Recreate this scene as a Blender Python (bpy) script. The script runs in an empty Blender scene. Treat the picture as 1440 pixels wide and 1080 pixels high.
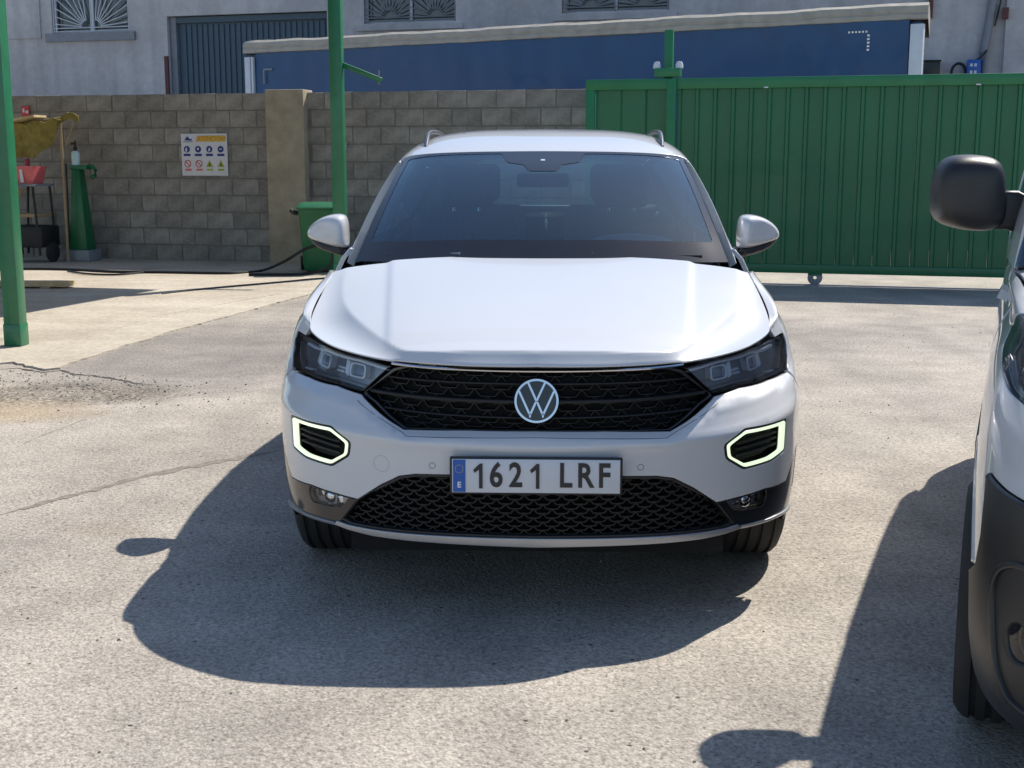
import bpy, bmesh, math, random
import numpy as np
from mathutils import Vector, Matrix
from mathutils.bvhtree import BVHTree
from mathutils.geometry import delaunay_2d_cdt
random.seed(7)
R = math.radians
S = bpy.context.scene
COL = S.collection

# ------------------------------------------------------------------ camera, sky, sun
CAM_H, PITCH, FPX = 1.45, 10.0, 1800.0
cam = bpy.data.cameras.new('camera')
cam.sensor_width = 36; cam.lens = FPX / 1440 * 36
cam.clip_start = .05; cam.clip_end = 600
cam_ob = bpy.data.objects.new('camera', cam); COL.objects.link(cam_ob)
cam_ob.location = (0, 0, CAM_H); cam_ob.rotation_euler = (R(90 - PITCH), 0, 0)
S.camera = cam_ob
SUN = Vector((.56, .615, 1)).normalized()
W = bpy.data.worlds.new('World'); S.world = W; W.use_nodes = True
wn = W.node_tree.nodes; wl = W.node_tree.links
sky = wn.new('ShaderNodeTexSky'); sky.sky_type = 'NISHITA'; sky.sun_disc = False
sky.sun_elevation = math.asin(SUN.z); sky.sun_rotation = math.atan2(SUN.x, SUN.y)
sky.air_density = 1.0; sky.dust_density = .5; sky.ozone_density = 2.2
wn['Background'].inputs['Strength'].default_value = .112
wl.new(sky.outputs[0], wn['Background'].inputs['Color'])
sl = bpy.data.lights.new('sun', 'SUN'); sl.energy = 4.4; sl.angle = R(.5); sl.color = (1, .93, .83)
so = bpy.data.objects.new('sun', sl); COL.objects.link(so)
so.rotation_euler = SUN.to_track_quat('Z', 'Y').to_euler(); so.location = SUN * 40
S.view_settings.view_transform = 'Standard'; S.view_settings.look = 'None'
S.view_settings.exposure = .50; S.view_settings.gamma = 1

# ------------------------------------------------------------------ materials
def newmat(name):
    m = bpy.data.materials.new(name); m.use_nodes = True
    return m, m.node_tree, m.node_tree.nodes['Principled BSDF']
def N(t, kind, **kw):
    n = t.nodes.new(kind)
    for k, v in kw.items():
        if k in n.inputs: n.inputs[k].default_value = v
        else: setattr(n, k, v)
    return n
def ramp(t, src, stops, interp='LINEAR'):
    r = t.nodes.new('ShaderNodeValToRGB'); r.color_ramp.interpolation = interp
    e = r.color_ramp.elements
    while len(e) < len(stops): e.new(.5)
    for i, (p, c) in enumerate(stops):
        e[i].position = p; e[i].color = (*c, 1) if len(c) == 3 else c
    t.links.new(src, r.inputs[0]); return r.outputs[0]
def mix(t, a, b, f, mode='MIX'):
    m = t.nodes.new('ShaderNodeMix'); m.data_type = 'RGBA'; m.blend_type = mode
    for s, v in ((m.inputs[0], f), (m.inputs[6], a), (m.inputs[7], b)):
        if hasattr(v, 'links') or isinstance(v, bpy.types.NodeSocket): t.links.new(v, s)
        else: s.default_value = v if isinstance(v, (int, float)) else (*v, 1)
    return m.outputs[2]
def mat(name, col, rough=.5, metal=0, coat=0, var=.12, scale=8, bump=0, bscale=60, spec=.5, emit=None, es=1, rnd=0, coord='Object'):
    m, t, b = newmat(name)
    tc = N(t, 'ShaderNodeTexCoord')
    no = N(t, 'ShaderNodeTexNoise', Scale=scale, Detail=6.0, Roughness=.6); t.links.new(tc.outputs[coord], no.inputs['Vector'])
    c = Vector(col)
    lo = tuple(c * (1 - var)); hi = tuple(min(1, x) for x in c * (1 + var))
    out = ramp(t, no.outputs['Fac'], [(.3, lo), (.7, hi)])
    if rnd:
        oi = N(t, 'ShaderNodeObjectInfo')
        f = ramp(t, oi.outputs['Random'], [(0, (1 - rnd,) * 3), (.5, (1, 1 - rnd * .1, 1 - rnd * .25)), (1, (1 + rnd,) * 3)])
        out = mix(t, out, f, 1.0, 'MULTIPLY')
    t.links.new(out, b.inputs['Base Color'])
    b.inputs['Roughness'].default_value = rough; b.inputs['Metallic'].default_value = metal
    b.inputs['Coat Weight'].default_value = coat; b.inputs['Coat Roughness'].default_value = .03
    b.inputs['Specular IOR Level'].default_value = spec
    if bump:
        n2 = N(t, 'ShaderNodeTexNoise', Scale=bscale, Detail=5.0); t.links.new(tc.outputs[coord], n2.inputs['Vector'])
        bp = N(t, 'ShaderNodeBump', Strength=bump, Distance=.01); t.links.new(n2.outputs['Fac'], bp.inputs['Height'])
        t.links.new(bp.outputs[0], b.inputs['Normal'])
    if emit:
        b.inputs['Emission Color'].default_value = (*emit, 1); b.inputs['Emission Strength'].default_value = es
    return m
def glassmat(name, tint, refl=1.0, ior=1.5):
    m = bpy.data.materials.new(name); m.use_nodes = True; t = m.node_tree; t.nodes.clear()
    o = N(t, 'ShaderNodeOutputMaterial'); mx = N(t, 'ShaderNodeMixShader')
    tr = N(t, 'ShaderNodeBsdfTransparent'); tr.inputs[0].default_value = (*tint, 1)
    gl = N(t, 'ShaderNodeBsdfGlossy', Roughness=.01); gl.inputs[0].default_value = (*(refl if isinstance(refl, tuple) else (refl,) * 3), 1)
    fr = N(t, 'ShaderNodeFresnel', IOR=ior)
    t.links.new(fr.outputs[0], mx.inputs[0]); t.links.new(tr.outputs[0], mx.inputs[1]); t.links.new(gl.outputs[0], mx.inputs[2])
    t.links.new(mx.outputs[0], o.inputs[0]); return m
M = {}
M['paint'] = mat('white paint', (.610, .622, .640), .30, 0, 1, .01, 3)
M['vanpaint'] = mat('van white paint', (.55, .57, .60), .35, 0, .9, .02, 3)
M['blackgloss'] = mat('black gloss', (.010, .011, .014), .18, 0, .4, .1)
M['black'] = mat('black plastic', (.018, .019, .022), .42, 0, 0, .15, bump=.15, bscale=900)
M['blackmatte'] = mat('matte black plastic', (.012, .012, .013), .6, 0, 0, .2)
M['vanblack'] = mat('weathered dark plastic', (.020, .020, .021), .36, 0, 0, .3, 5, bump=.1, bscale=600)
M['void'] = mat('dark void', (.006, .006, .007), .9)
M['chrome'] = mat('chrome', (.60, .62, .67), .10, 1, 0, .02)
M['silver'] = mat('satin silver', (.42, .43, .45), .3, .7, 0, .05)
M['housing'] = mat('lamp housing', (.22, .24, .28), .2, .4, 0, .2)
M['lamplens'] = mat('projector lens', (.20, .24, .30), .05, .3, 1, .3, 30)
M['lampwhite'] = mat('bright lamp trim', (.86, .89, .95), .15, .1, .8, .05)  # near-white instead of chrome, its bright reflections put into the colour
M['drl'] = mat('daytime light', (.8, .85, .7), .3, emit=(.85, 1, .68), es=.62)
M['rubber'] = mat('tyre rubber', (.022, .021, .021), .75, 0, 0, .25, 12, bump=.2, bscale=300)
M['fabric'] = mat('seat fabric', (.15, .155, .17), .9, var=.2, scale=40)
M['dash'] = mat('dashboard', (.17, .19, .20), .6, var=.1)
M['glass'] = glassmat('windscreen glass', (.54, .78, .90), (.78, .93, 1.0), 1.95)
M['sideglass'] = glassmat('side glass', (.42, .52, .52), 1.0, 1.5)
M['lens'] = glassmat('clear lens', (.93, .95, .97), 1.0, 1.45)
M['plate'] = mat('number plate', (.62, .64, .68), .35, 0, .3, .02)
M['ink'] = mat('black ink', (.012, .012, .016), .4)
M['eublue'] = mat('plate blue', (.01, .10, .42), .4)
M['whiteink'] = mat('white ink', (.8, .8, .8), .5)
M['greenpost'] = mat('green post paint', (.016, .155, .068), .38, 0, .2, .12, 6, bump=.1, bscale=40)
M['greengate'] = mat('green gate paint', (.005, .122, .048), .45, 0, .1, .16, 1.2, rnd=.06)
M['greenframe'] = mat('green gate frame paint', (.010, .17, .060), .42, 0, .1, .12, 4)
M['greenbin'] = mat('green bin plastic', (.010, .13, .05), .4, 0, 0, .1)
M['block'] = mat('concrete block', (.245, .232, .212), .95, var=.30, scale=7, bump=.9, bscale=60, rnd=.14)
M['mortar'] = mat('mortar', (.165, .152, .135), .95, var=.2, scale=12, bump=.6, bscale=80)
M['pillar'] = mat('cast concrete', (.34, .29, .21), .9, var=.22, scale=4, bump=.5, bscale=50)
M['bluetarp'] = mat('blue tarpaulin', (.004, .058, .175), .45, 0, .1, .12, 2, bump=.2, bscale=3)
M['beige'] = mat('beige tarpaulin', (.36, .34, .30), .7, var=.14, scale=5, bump=.3, bscale=8)
M['whitemetal'] = mat('white metal', (.60, .64, .70), .4, 0, .2, .08)
M['doorblue'] = mat('blue grey door', (.045, .085, .125), .5, var=.1)
M['doorframe'] = mat('dark red frame', (.10, .03, .03), .6)
M['winglass'] = mat('window glass', (.03, .035, .045), .08, 0, 0, .3, spec=.8)
M['grey'] = mat('grey steel', (.20, .22, .25), .5, var=.12)
M['red'] = mat('red plastic', (.30, .025, .04), .5)
M['pink'] = mat('faded red plastic', (.62, .13, .14), .5)
M['yellow'] = mat('dirty yellow cloth', (.22, .18, .045), .85, var=.3, scale=14, bump=.6, bscale=30)
M['wood'] = mat('pale board', (.52, .40, .22), .8, var=.2, scale=10)
M['card'] = mat('cardboard', (.30, .23, .14), .9)
M['palebottle'] = mat('pale bottle', (.45, .62, .66), .3)
M['mesh'] = mat('grille plastic', (.004, .004, .005), .55, var=.1)
M['railgrey'] = mat('rail grey', (.09, .095, .11), .35, .5)
M['hose'] = mat('black hose', (.012, .012, .013), .5)
M['roofsheet'] = mat('canopy sheet', (.3, .3, .3), .7)
M['signwhite'] = mat('sign white', (.62, .62, .66), .5, var=.06)
M['signblue'] = mat('sign blue', (.012, .03, .20), .5)
M['signred'] = mat('sign red', (.5, .03, .04), .5)
M['signyellow'] = mat('sign yellow', (.55, .42, .05), .5)
M['signgreen'] = mat('sign olive', (.32, .36, .03), .5)
M['signorange'] = mat('sign orange', (.62, .20, .03), .5)

# asphalt: pale worn aggregate with dark and light stones, patches and stains
def asphalt():
    m, t, b = newmat('worn asphalt')
    tc = N(t, 'ShaderNodeTexCoord'); V = tc.outputs['Object']
    def noise(sc, det=5, rough=.6):
        n = N(t, 'ShaderNodeTexNoise', Scale=sc, Detail=float(det), Roughness=rough); t.links.new(V, n.inputs['Vector']); return n.outputs['Fac']
    def voro(sc, out='Color', rnd=1.0):
        n = N(t, 'ShaderNodeTexVoronoi', Scale=sc, Randomness=rnd); t.links.new(V, n.inputs['Vector']); return n.outputs[out]
    big = noise(.35, 6); mid = noise(2.3, 6); fine = noise(55, 6, .7); vf = noise(160, 3, .7)
    base = ramp(t, big, [(.32, (.335, .312, .280)), (.5, (.425, .395, .352)), (.68, (.49, .456, .405))])
    base = mix(t, base, ramp(t, mid, [(.3, (.80, .79, .78)), (.7, (1.12, 1.11, 1.09))]), 1.0, 'MULTIPLY')
    bw = N(t, 'ShaderNodeRGBToBW'); t.links.new(voro(115.0), bw.inputs[0])
    st = ramp(t, bw.outputs[0], [(.0, (.50, .49, .48)), (.30, (.86, .85, .84)), (.6, (1.03, 1.02, 1.02)), (1, (1.28, 1.27, 1.25))])
    base = mix(t, base, st, .85, 'MULTIPLY')
    base = mix(t, base, ramp(t, fine, [(.30, (.50, .49, .48)), (.52, (1.0, 1.0, 1.0)), (.75, (1.25, 1.24, 1.22))]), .9, 'MULTIPLY')
    # scattered dark stones
    bw2 = N(t, 'ShaderNodeRGBToBW'); t.links.new(voro(34.0), bw2.inputs[0])
    d2 = voro(34.0, 'Distance')
    near = ramp(t, d2, [(.18, (1, 1, 1)), (.30, (0, 0, 0))]); pick = ramp(t, bw2.outputs[0], [(.10, (1, 1, 1)), (.12, (0, 0, 0))])
    f = mix(t, near, pick, 1.0, 'MULTIPLY')
    base = mix(t, base, (.07, .065, .06), f)
    # large bare patches of smoother grey asphalt behind / left of the car
    sep = N(t, 'ShaderNodeSeparateXYZ'); t.links.new(V, sep.inputs[0])
    def blob(cx, cy, rx, ry, lo=.55, hi=1.05, wob=.5):
        sx = N(t, 'ShaderNodeMath', operation='SUBTRACT'); t.links.new(sep.outputs[0], sx.inputs[0]); sx.inputs[1].default_value = cx
        sy = N(t, 'ShaderNodeMath', operation='SUBTRACT'); t.links.new(sep.outputs[1], sy.inputs[0]); sy.inputs[1].default_value = cy
        dx = N(t, 'ShaderNodeMath', operation='DIVIDE'); t.links.new(sx.outputs[0], dx.inputs[0]); dx.inputs[1].default_value = rx
        dy = N(t, 'ShaderNodeMath', operation='DIVIDE'); t.links.new(sy.outputs[0], dy.inputs[0]); dy.inputs[1].default_value = ry
        px = N(t, 'ShaderNodeMath', operation='MULTIPLY'); t.links.new(dx.outputs[0], px.inputs[0]); t.links.new(dx.outputs[0], px.inputs[1])
        py = N(t, 'ShaderNodeMath', operation='MULTIPLY'); t.links.new(dy.outputs[0], py.inputs[0]); t.links.new(dy.outputs[0], py.inputs[1])
        ad = N(t, 'ShaderNodeMath', operation='ADD'); t.links.new(px.outputs[0], ad.inputs[0]); t.links.new(py.outputs[0], ad.inputs[1])
        w = N(t, 'ShaderNodeMath', operation='MULTIPLY'); t.links.new(mid, w.inputs[0]); w.inputs[1].default_value = wob
        a2 = N(t, 'ShaderNodeMath', operation='ADD'); t.links.new(ad.outputs[0], a2.inputs[0]); t.links.new(w.outputs[0], a2.inputs[1])
        return ramp(t, a2.outputs[0], [(lo, (1, 1, 1)), (min(hi, .999), (0, 0, 0))])
    base = mix(t, base, mix(t, base, (.70, .70, .73), 1.0, 'MULTIPLY'), blob(-2.2, 9.6, 1.8, 2.6, .45, 1.0))
    base = mix(t, base, mix(t, base, (.95, .86, .72), 1.0, 'MULTIPLY'), blob(-3.3, 7.3, 1.2, .55, .4, 1.0))
    base = mix(t, base, mix(t, base, (.88, .88, .90), 1.0, 'MULTIPLY'), blob(3.0, 10.3, 2.6, 1.6, .4, 1.0))
    c2 = voro(48.0); bw3 = N(t, 'ShaderNodeRGBToBW'); t.links.new(c2, bw3.inputs[0])
    coarse = ramp(t, bw3.outputs[0], [(0, (.30, .29, .28)), (.45, (.62, .60, .57)), (.8, (.95, .92, .88)), (1, (1.35, 1.3, 1.22))])
    base = mix(t, base, mix(t, base, coarse, 1.0, 'MULTIPLY'), blob(-3.0, 7.85, 1.45, .62, .35, .85, .35))
    base = mix(t, base, mix(t, base, (.80, .76, .72), 1.0, 'MULTIPLY'), blob(-1.6, 4.9, .30, .20, .3, 1.2, .8))
    base = mix(t, base, mix(t, base, (.86, .86, .87), 1.0, 'MULTIPLY'), blob(.9, 3.1, .8, .35, .2, 1.3, .8))
    # faint wheel tracks
    wv_ = N(t, 'ShaderNodeMapping'); wv_.inputs['Rotation'].default_value = (0, 0, R(12)); wv_.inputs['Scale'].default_value = (1.1, .12, 1); t.links.new(V, wv_.inputs[0])
    tn = N(t, 'ShaderNodeTexNoise', Scale=1.6, Detail=4.0); t.links.new(wv_.outputs[0], tn.inputs['Vector'])
    base = mix(t, base, ramp(t, tn.outputs['Fac'], [(.36, (.90, .90, .91)), (.5, (1, 1, 1)), (.68, (1.04, 1.03, 1.03))]), 1.0, 'MULTIPLY')
    t.links.new(base, b.inputs['Base Color']); b.inputs['Roughness'].default_value = .9
    b.inputs['Specular IOR Level'].default_value = .25
    h = N(t, 'ShaderNodeMath', operation='ADD'); t.links.new(voro(105.0, 'Distance'), h.inputs[0]); t.links.new(fine, h.inputs[1])
    bp = N(t, 'ShaderNodeBump', Strength=.6, Distance=.005); bp.invert = True; t.links.new(h.outputs[0], bp.inputs['Height'])
    t.links.new(bp.outputs[0], b.inputs['Normal']); return m
M['asphalt'] = asphalt()
def concrete():
    m, t, b = newmat('apron concrete')
    tc = N(t, 'ShaderNodeTexCoord'); V = tc.outputs['Object']
    n1 = N(t, 'ShaderNodeTexNoise', Scale=.9, Detail=8.0, Roughness=.65); t.links.new(V, n1.inputs['Vector'])
    n2 = N(t, 'ShaderNodeTexNoise', Scale=25.0, Detail=6.0); t.links.new(V, n2.inputs['Vector'])
    mp = N(t, 'ShaderNodeMapping'); mp.inputs['Rotation'].default_value = (0, 0, R(14)); mp.inputs['Scale'].default_value = (.35, 4, 1); t.links.new(V, mp.inputs[0])
    n3 = N(t, 'ShaderNodeTexNoise', Scale=1.0, Detail=6.0); t.links.new(mp.outputs[0], n3.inputs['Vector'])
    c = ramp(t, n1.outputs['Fac'], [(.3, (.36, .31, .245)), (.5, (.48, .43, .35)), (.7, (.55, .50, .42))])
    c = mix(t, c, ramp(t, n2.outputs['Fac'], [(.3, (.8, .8, .8)), (.7, (1.1, 1.1, 1.1))]), 1.0, 'MULTIPLY')
    c = mix(t, c, ramp(t, n3.outputs['Fac'], [(.35, (.90, .89, .88)), (.6, (1.03, 1.03, 1.03))]), 1.0, 'MULTIPLY')
    t.links.new(c, b.inputs['Base Color']); b.inputs['Roughness'].default_value = .9
    bp = N(t, 'ShaderNodeBump', Strength=.4, Distance=.01); t.links.new(n2.outputs['Fac'], bp.inputs['Height']); t.links.new(bp.outputs[0], b.inputs['Normal'])
    return m
M['concrete'] = concrete()
def render_wall():
    m, t, b = newmat('grey render')
    tc = N(t, 'ShaderNodeTexCoord'); V = tc.outputs['Object']
    n1 = N(t, 'ShaderNodeTexNoise', Scale=.5, Detail=8.0, Roughness=.6); t.links.new(V, n1.inputs['Vector'])
    n2 = N(t, 'ShaderNodeTexNoise', Scale=6.0, Detail=8.0, Roughness=.7); t.links.new(V, n2.inputs['Vector'])
    mp = N(t, 'ShaderNodeMapping'); mp.inputs['Scale'].default_value = (3, 3, .25); t.links.new(V, mp.inputs[0])
    n3 = N(t, 'ShaderNodeTexNoise', Scale=1.0, Detail=5.0); t.links.new(mp.outputs[0], n3.inputs['Vector'])
    c = ramp(t, n1.outputs['Fac'], [(.3, (.40, .39, .40)), (.7, (.56, .55, .56))])
    c = mix(t, c, ramp(t, n2.outputs['Fac'], [(.3, (.86, .86, .86)), (.7, (1.1, 1.1, 1.1))]), 1.0, 'MULTIPLY')
    c = mix(t, c, ramp(t, n3.outputs['Fac'], [(.3, (.86, .86, .87)), (.6, (1.04, 1.04, 1.04))]), 1.0, 'MULTIPLY')
    t.links.new(c, b.inputs['Base Color']); b.inputs['Roughness'].default_value = .95
    bp = N(t, 'ShaderNodeBump', Strength=.3, Distance=.01); t.links.new(n2.outputs['Fac'], bp.inputs['Height']); t.links.new(bp.outputs[0], b.inputs['Normal'])
    return m
M['render'] = render_wall()

# ------------------------------------------------------------------ object helpers
def tag(o, label=None, cat=None, group=None, kind=None):
    if label: o['label'] = label
    if cat: o['category'] = cat
    if group: o['group'] = group
    if kind: o['kind'] = kind
    return o
def thing(name, label, cat, loc=(0, 0, 0), rz=0, group=None):
    o = bpy.data.objects.new(name, None); COL.objects.link(o); o.empty_display_size = .2
    o.location = loc; o.rotation_euler = (0, 0, rz)
    return tag(o, label, cat, group)
def link(name, me, parent=None):
    o = bpy.data.objects.new(name, me); COL.objects.link(o)
    if parent is not None: o.parent = parent
    return o
def mesh_from(name, verts, faces, m, normals=None, smooth=False):
    me = bpy.data.meshes.new(name); me.from_pydata([tuple(v) for v in verts], [], faces); me.update()
    me.materials.append(M[m] if isinstance(m, str) else m)
    if normals is not None:
        me.shade_smooth(); me.normals_split_custom_set_from_vertices([tuple(n) for n in normals])
    elif smooth: me.shade_smooth()
    return me
class MB:
    """collects simple solids into one mesh"""
    def __init__(s): s.v = []; s.f = []
    def add(s, vs, fs):
        k = len(s.v); s.v += [Vector(v) for v in vs]; s.f += [tuple(i + k for i in f) for f in fs]; return s
    def box(s, c, d, rz=0, mat4=None):
        x, y, z = d[0] / 2, d[1] / 2, d[2] / 2
        vs = [Vector((a * x, b * y, e * z)) for a in (-1, 1) for b in (-1, 1) for e in (-1, 1)]
        if mat4 is not None: vs = [mat4 @ v for v in vs]
        if rz: vs = [Matrix.Rotation(rz, 3, 'Z') @ v for v in vs]
        vs = [v + Vector(c) for v in vs]
        return s.add(vs, [(0, 1, 3, 2), (4, 6, 7, 5), (0, 4, 5, 1), (2, 3, 7, 6), (0, 2, 6, 4), (1, 5, 7, 3)])
    def tube(s, pts, r, n=10, cap=True):
        pts = [Vector(p) for p in pts]; rings = []
        up = Vector((0, 0, 1))
        for i, p in enumerate(pts):
            d = (pts[min(i + 1, len(pts) - 1)] - pts[max(i - 1, 0)]).normalized()
            a = d.cross(up)
            if a.length < 1e-3: a = d.cross(Vector((0, 1, 0)))
            a.normalize(); b = d.cross(a)
            rr = r[i] if isinstance(r, (list, tuple)) else r
            rings.append([p + a * math.cos(t * 2 * math.pi / n) * rr + b * math.sin(t * 2 * math.pi / n) * rr for t in range(n)])
        vs = [q for g in rings for q in g]; fs = []
        for i in range(len(pts) - 1):
            for j in range(n):
                a = i * n + j; b = i * n + (j + 1) % n
                fs.append((a, b, b + n, a + n))
        if cap: fs.append(tuple(range(n))[::-1]); fs.append(tuple((len(pts) - 1) * n + j for j in range(n)))
        return s.add(vs, fs)
    def beam(s, a, b, w, h):
        a, b = Vector(a), Vector(b); d = (b - a).normalized()
        x = d.cross(Vector((0, 0, 1)));
        if x.length < 1e-3: x = Vector((1, 0, 0))
        x.normalize(); y = x.cross(d)
        vs = [p + x * (sx * w / 2) + y * (sy * h / 2) for p in (a, b) for sx, sy in ((-1, -1), (1, -1), (1, 1), (-1, 1))]
        return s.add(vs, [(0, 3, 2, 1), (4, 5, 6, 7), (0, 1, 5, 4), (1, 2, 6, 5), (2, 3, 7, 6), (3, 0, 4, 7)])
    def lathe(s, prof, n=48, axis='X', c=(0, 0, 0)):
        vs = []; fs = []; m = len(prof)
        for i in range(n):
            t = 2 * math.pi * i / n
            for r, h in prof:
                p = (h, r * math.cos(t), r * math.sin(t)) if axis == 'X' else (r * math.cos(t), r * math.sin(t), h)
                vs.append(Vector(p) + Vector(c))
        for i in range(n):
            for j in range(m - 1):
                a = i * m + j; b = ((i + 1) % n) * m + j
                fs.append((a, a + 1, b + 1, b))
        return s.add(vs, fs)
    def prism(s, poly, y0, y1):
        """poly in (x,z), extruded along y"""
        n = len(poly); vs = [(x, y0, z) for x, z in poly] + [(x, y1, z) for x, z in poly]
        fs = [tuple(range(n)), tuple(range(2 * n - 1, n - 1, -1))] + [(i, i + n, (i + 1) % n + n, (i + 1) % n) for i in range(n)]
        return s.add(vs, fs)
    def build(s, name, m, parent=None, bevel=0, smooth=False, seg=2, sub=0):
        me = bpy.data.meshes.new(name); me.from_pydata([tuple(v) for v in s.v], [], s.f); me.update()
        bm = bmesh.new(); bm.from_mesh(me)
        bmesh.ops.recalc_face_normals(bm, faces=bm.faces)
        if bevel: bmesh.ops.bevel(bm, geom=[e for e in bm.edges if e.is_manifold and e.calc_face_angle(0) > .5], offset=bevel, segments=seg, profile=.5, affect='EDGES')
        bm.to_mesh(me); bm.free()
        me.materials.append(M[m])
        if smooth or bevel:
            me.shade_smooth(); me.set_sharp_from_angle(angle=R(40))
        o = link(name, me, parent)
        if sub:
            md = o.modifiers.new('sub', 'SUBSURF'); md.levels = sub; md.render_levels = sub
        return o
def textmesh(txt, size, ext=.0008, sx=1.0, bold=0, spacing=1.0):
    cu = bpy.data.curves.new('txt', 'FONT'); cu.body = txt; cu.size = size; cu.extrude = ext; cu.offset = bold
    cu.align_x = 'CENTER'; cu.align_y = 'CENTER'; cu.space_character = spacing; cu.resolution_u = 4
    o = bpy.data.objects.new('txt', cu); COL.objects.link(o)
    dg = bpy.context.evaluated_depsgraph_get(); me = bpy.data.meshes.new_from_object(o.evaluated_get(dg))
    bpy.data.objects.remove(o)
    me.transform(Matrix.Rotation(R(90), 4, 'X') @ Matrix.Scale(sx, 4, (1, 0, 0)))   # upright, facing -y
    me.name = 'text'; return me
def put_text(name, txt, size, m, parent, loc, rz=0, **k):
    me = textmesh(txt, size, **k); me.materials.clear(); me.materials.append(M[m])
    o = link(name, me, parent); o.location = loc; o.rotation_euler = (0, 0, rz); return o

# ------------------------------------------------------------------ panel surfaces (car bodies)
def pchip(y, t):
    n = len(y); d = np.diff(y, axis=0)
    m = np.zeros_like(y)
    for i in range(1, n - 1):
        a, b = d[i - 1], d[i]
        m[i] = np.where(a * b > 0, 2 * a * b / np.where(np.abs(a + b) < 1e-12, 1, a + b), 0)
        m[i] = np.where(a * b > 0, m[i] * .6 + .4 * np.minimum(np.abs(a + b) / 2, 3 * np.minimum(np.abs(a), np.abs(b))) * np.sign(a), 0)
    m[0] = d[0] * 1.0; m[-1] = d[-1] * 1.0
    i = np.clip(np.floor(t).astype(int), 0, n - 2); s = (t - i)
    sh = (len(t),) + (1,) * (y.ndim - 1); s = s.reshape(sh)
    h00 = 2 * s**3 - 3 * s**2 + 1; h10 = s**3 - 2 * s**2 + s; h01 = -2 * s**3 + 3 * s**2; h11 = s**3 - s**2
    return h00 * y[i] + h10 * m[i] + h01 * y[i + 1] + h11 * m[i + 1]
def gsmooth(a, it, ax, sym=False):
    a = np.moveaxis(a, ax, 0).copy()
    for _ in range(it):
        first = a[1:2].copy()
        if sym: first[..., 0] *= -1
        p = np.concatenate([first if sym else 2 * a[:1] - a[1:2], a, 2 * a[-1:] - a[-2:-1]])
        a = .25 * p[:-2] + .5 * p[1:-1] + .25 * p[2:]
    return np.moveaxis(a, 0, ax)
class Surf:
    """half surface, x >= 0; rows = v, columns = u; negative u is the mirror image"""
    def __init__(s, net, k=14, su=16, sv=6, post=None, sym=True, grid=None):
        net = np.array(net if grid is None else grid, float); s.Rn, s.Cn = net.shape[:2]; s.k = k
        tv = np.linspace(0, s.Rn - 1, (s.Rn - 1) * k + 1); tu = np.linspace(0, s.Cn - 1, (s.Cn - 1) * k + 1)
        g = pchip(net, tv); g = np.moveaxis(pchip(np.moveaxis(g, 1, 0), tu), 0, 1)
        g = gsmooth(g, sv, 0); g = gsmooth(g, su, 1, sym)
        if sym: g[:, 0, 0] = 0
        if post: g = post(g)
        if grid is not None: g = net.copy()
        s.g = g
        du = np.gradient(g, axis=1); dv = np.gradient(g, axis=0)
        n = np.cross(du, dv); n /= np.linalg.norm(n, axis=2, keepdims=True) + 1e-12
        if sym: n[:, 0, 0] = 0; n /= np.linalg.norm(n, axis=2, keepdims=True) + 1e-12
        s.n = n
        su_ = np.linalg.norm(np.diff(g, axis=1), axis=2).mean(0); sv_ = np.linalg.norm(np.diff(g, axis=0), axis=2).mean(1)
        s.AU = np.concatenate([[0], np.cumsum(su_)]); s.AV = np.concatenate([[0], np.cumsum(sv_)])
        h, w = g.shape[:2]; vs = g.reshape(-1, 3)
        fs = [(r * w + c, r * w + c + 1, (r + 1) * w + c + 1, (r + 1) * w + c) for r in range(h - 1) for c in range(w - 1)]
        s.bvh = BVHTree.FromPolygons([tuple(v) for v in vs], fs); s.w = w
    def ev(s, uv):
        """uv in metric (arc-length) coordinates"""
        uv = np.asarray(uv, float); sg = np.where(uv[:, 0] < 0, -1.0, 1.0)
        cu = np.interp(np.abs(uv[:, 0]), s.AU, np.arange(len(s.AU))); cv = np.interp(uv[:, 1], s.AV, np.arange(len(s.AV)))
        i = np.clip(cv.astype(int), 0, len(s.AV) - 2); j = np.clip(cu.astype(int), 0, len(s.AU) - 2)
        a = (cv - i)[:, None]; b = (cu - j)[:, None]
        def q(g): return (1 - a) * ((1 - b) * g[i, j] + b * g[i, j + 1]) + a * ((1 - b) * g[i + 1, j] + b * g[i + 1, j + 1])
        p = q(s.g).copy(); n = q(s.n).copy(); n /= np.linalg.norm(n, axis=1, keepdims=True) + 1e-12
        p[:, 0] *= sg; n[:, 0] *= sg
        return p, n
    def hit(s, o, d):
        """ray -> metric uv (None when missed)"""
        o, d = Vector(o), Vector(d)
        loc, nr, idx, ds = s.bvh.ray_cast(o, d)
        if loc is None:
            # nearest point to the ray
            best = None
            for t in np.linspace(1, 9, 400):
                l, nn, ix, dd = s.bvh.find_nearest(o + d * float(t))
                if best is None or dd < best[0]: best = (dd, l, ix)
            _, loc, idx = best
        return s.near(loc, idx)
    def near(s, loc, idx=None):
        if idx is None: loc, _, idx, _ = s.bvh.find_nearest(Vector(loc))
        r, c = divmod(idx, s.w - 1)
        p = np.array(loc); A = s.g[r, c]; B = s.g[r, c + 1]; D = s.g[r + 1, c]
        M_ = np.stack([B - A, D - A], 1); ab, *_ = np.linalg.lstsq(M_, p - A, rcond=None)
        a, b = np.clip(ab, 0, 1)
        return (float(np.interp(c + a, np.arange(len(s.AU)), s.AU)), float(np.interp(r + b, np.arange(len(s.AV)), s.AV)))
def offn(surf, n):
    if not getattr(surf, 'flat', False): return n
    m = n * np.array([1, 1, .15]); return m / (np.linalg.norm(m, axis=1, keepdims=True) + 1e-12)
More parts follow.
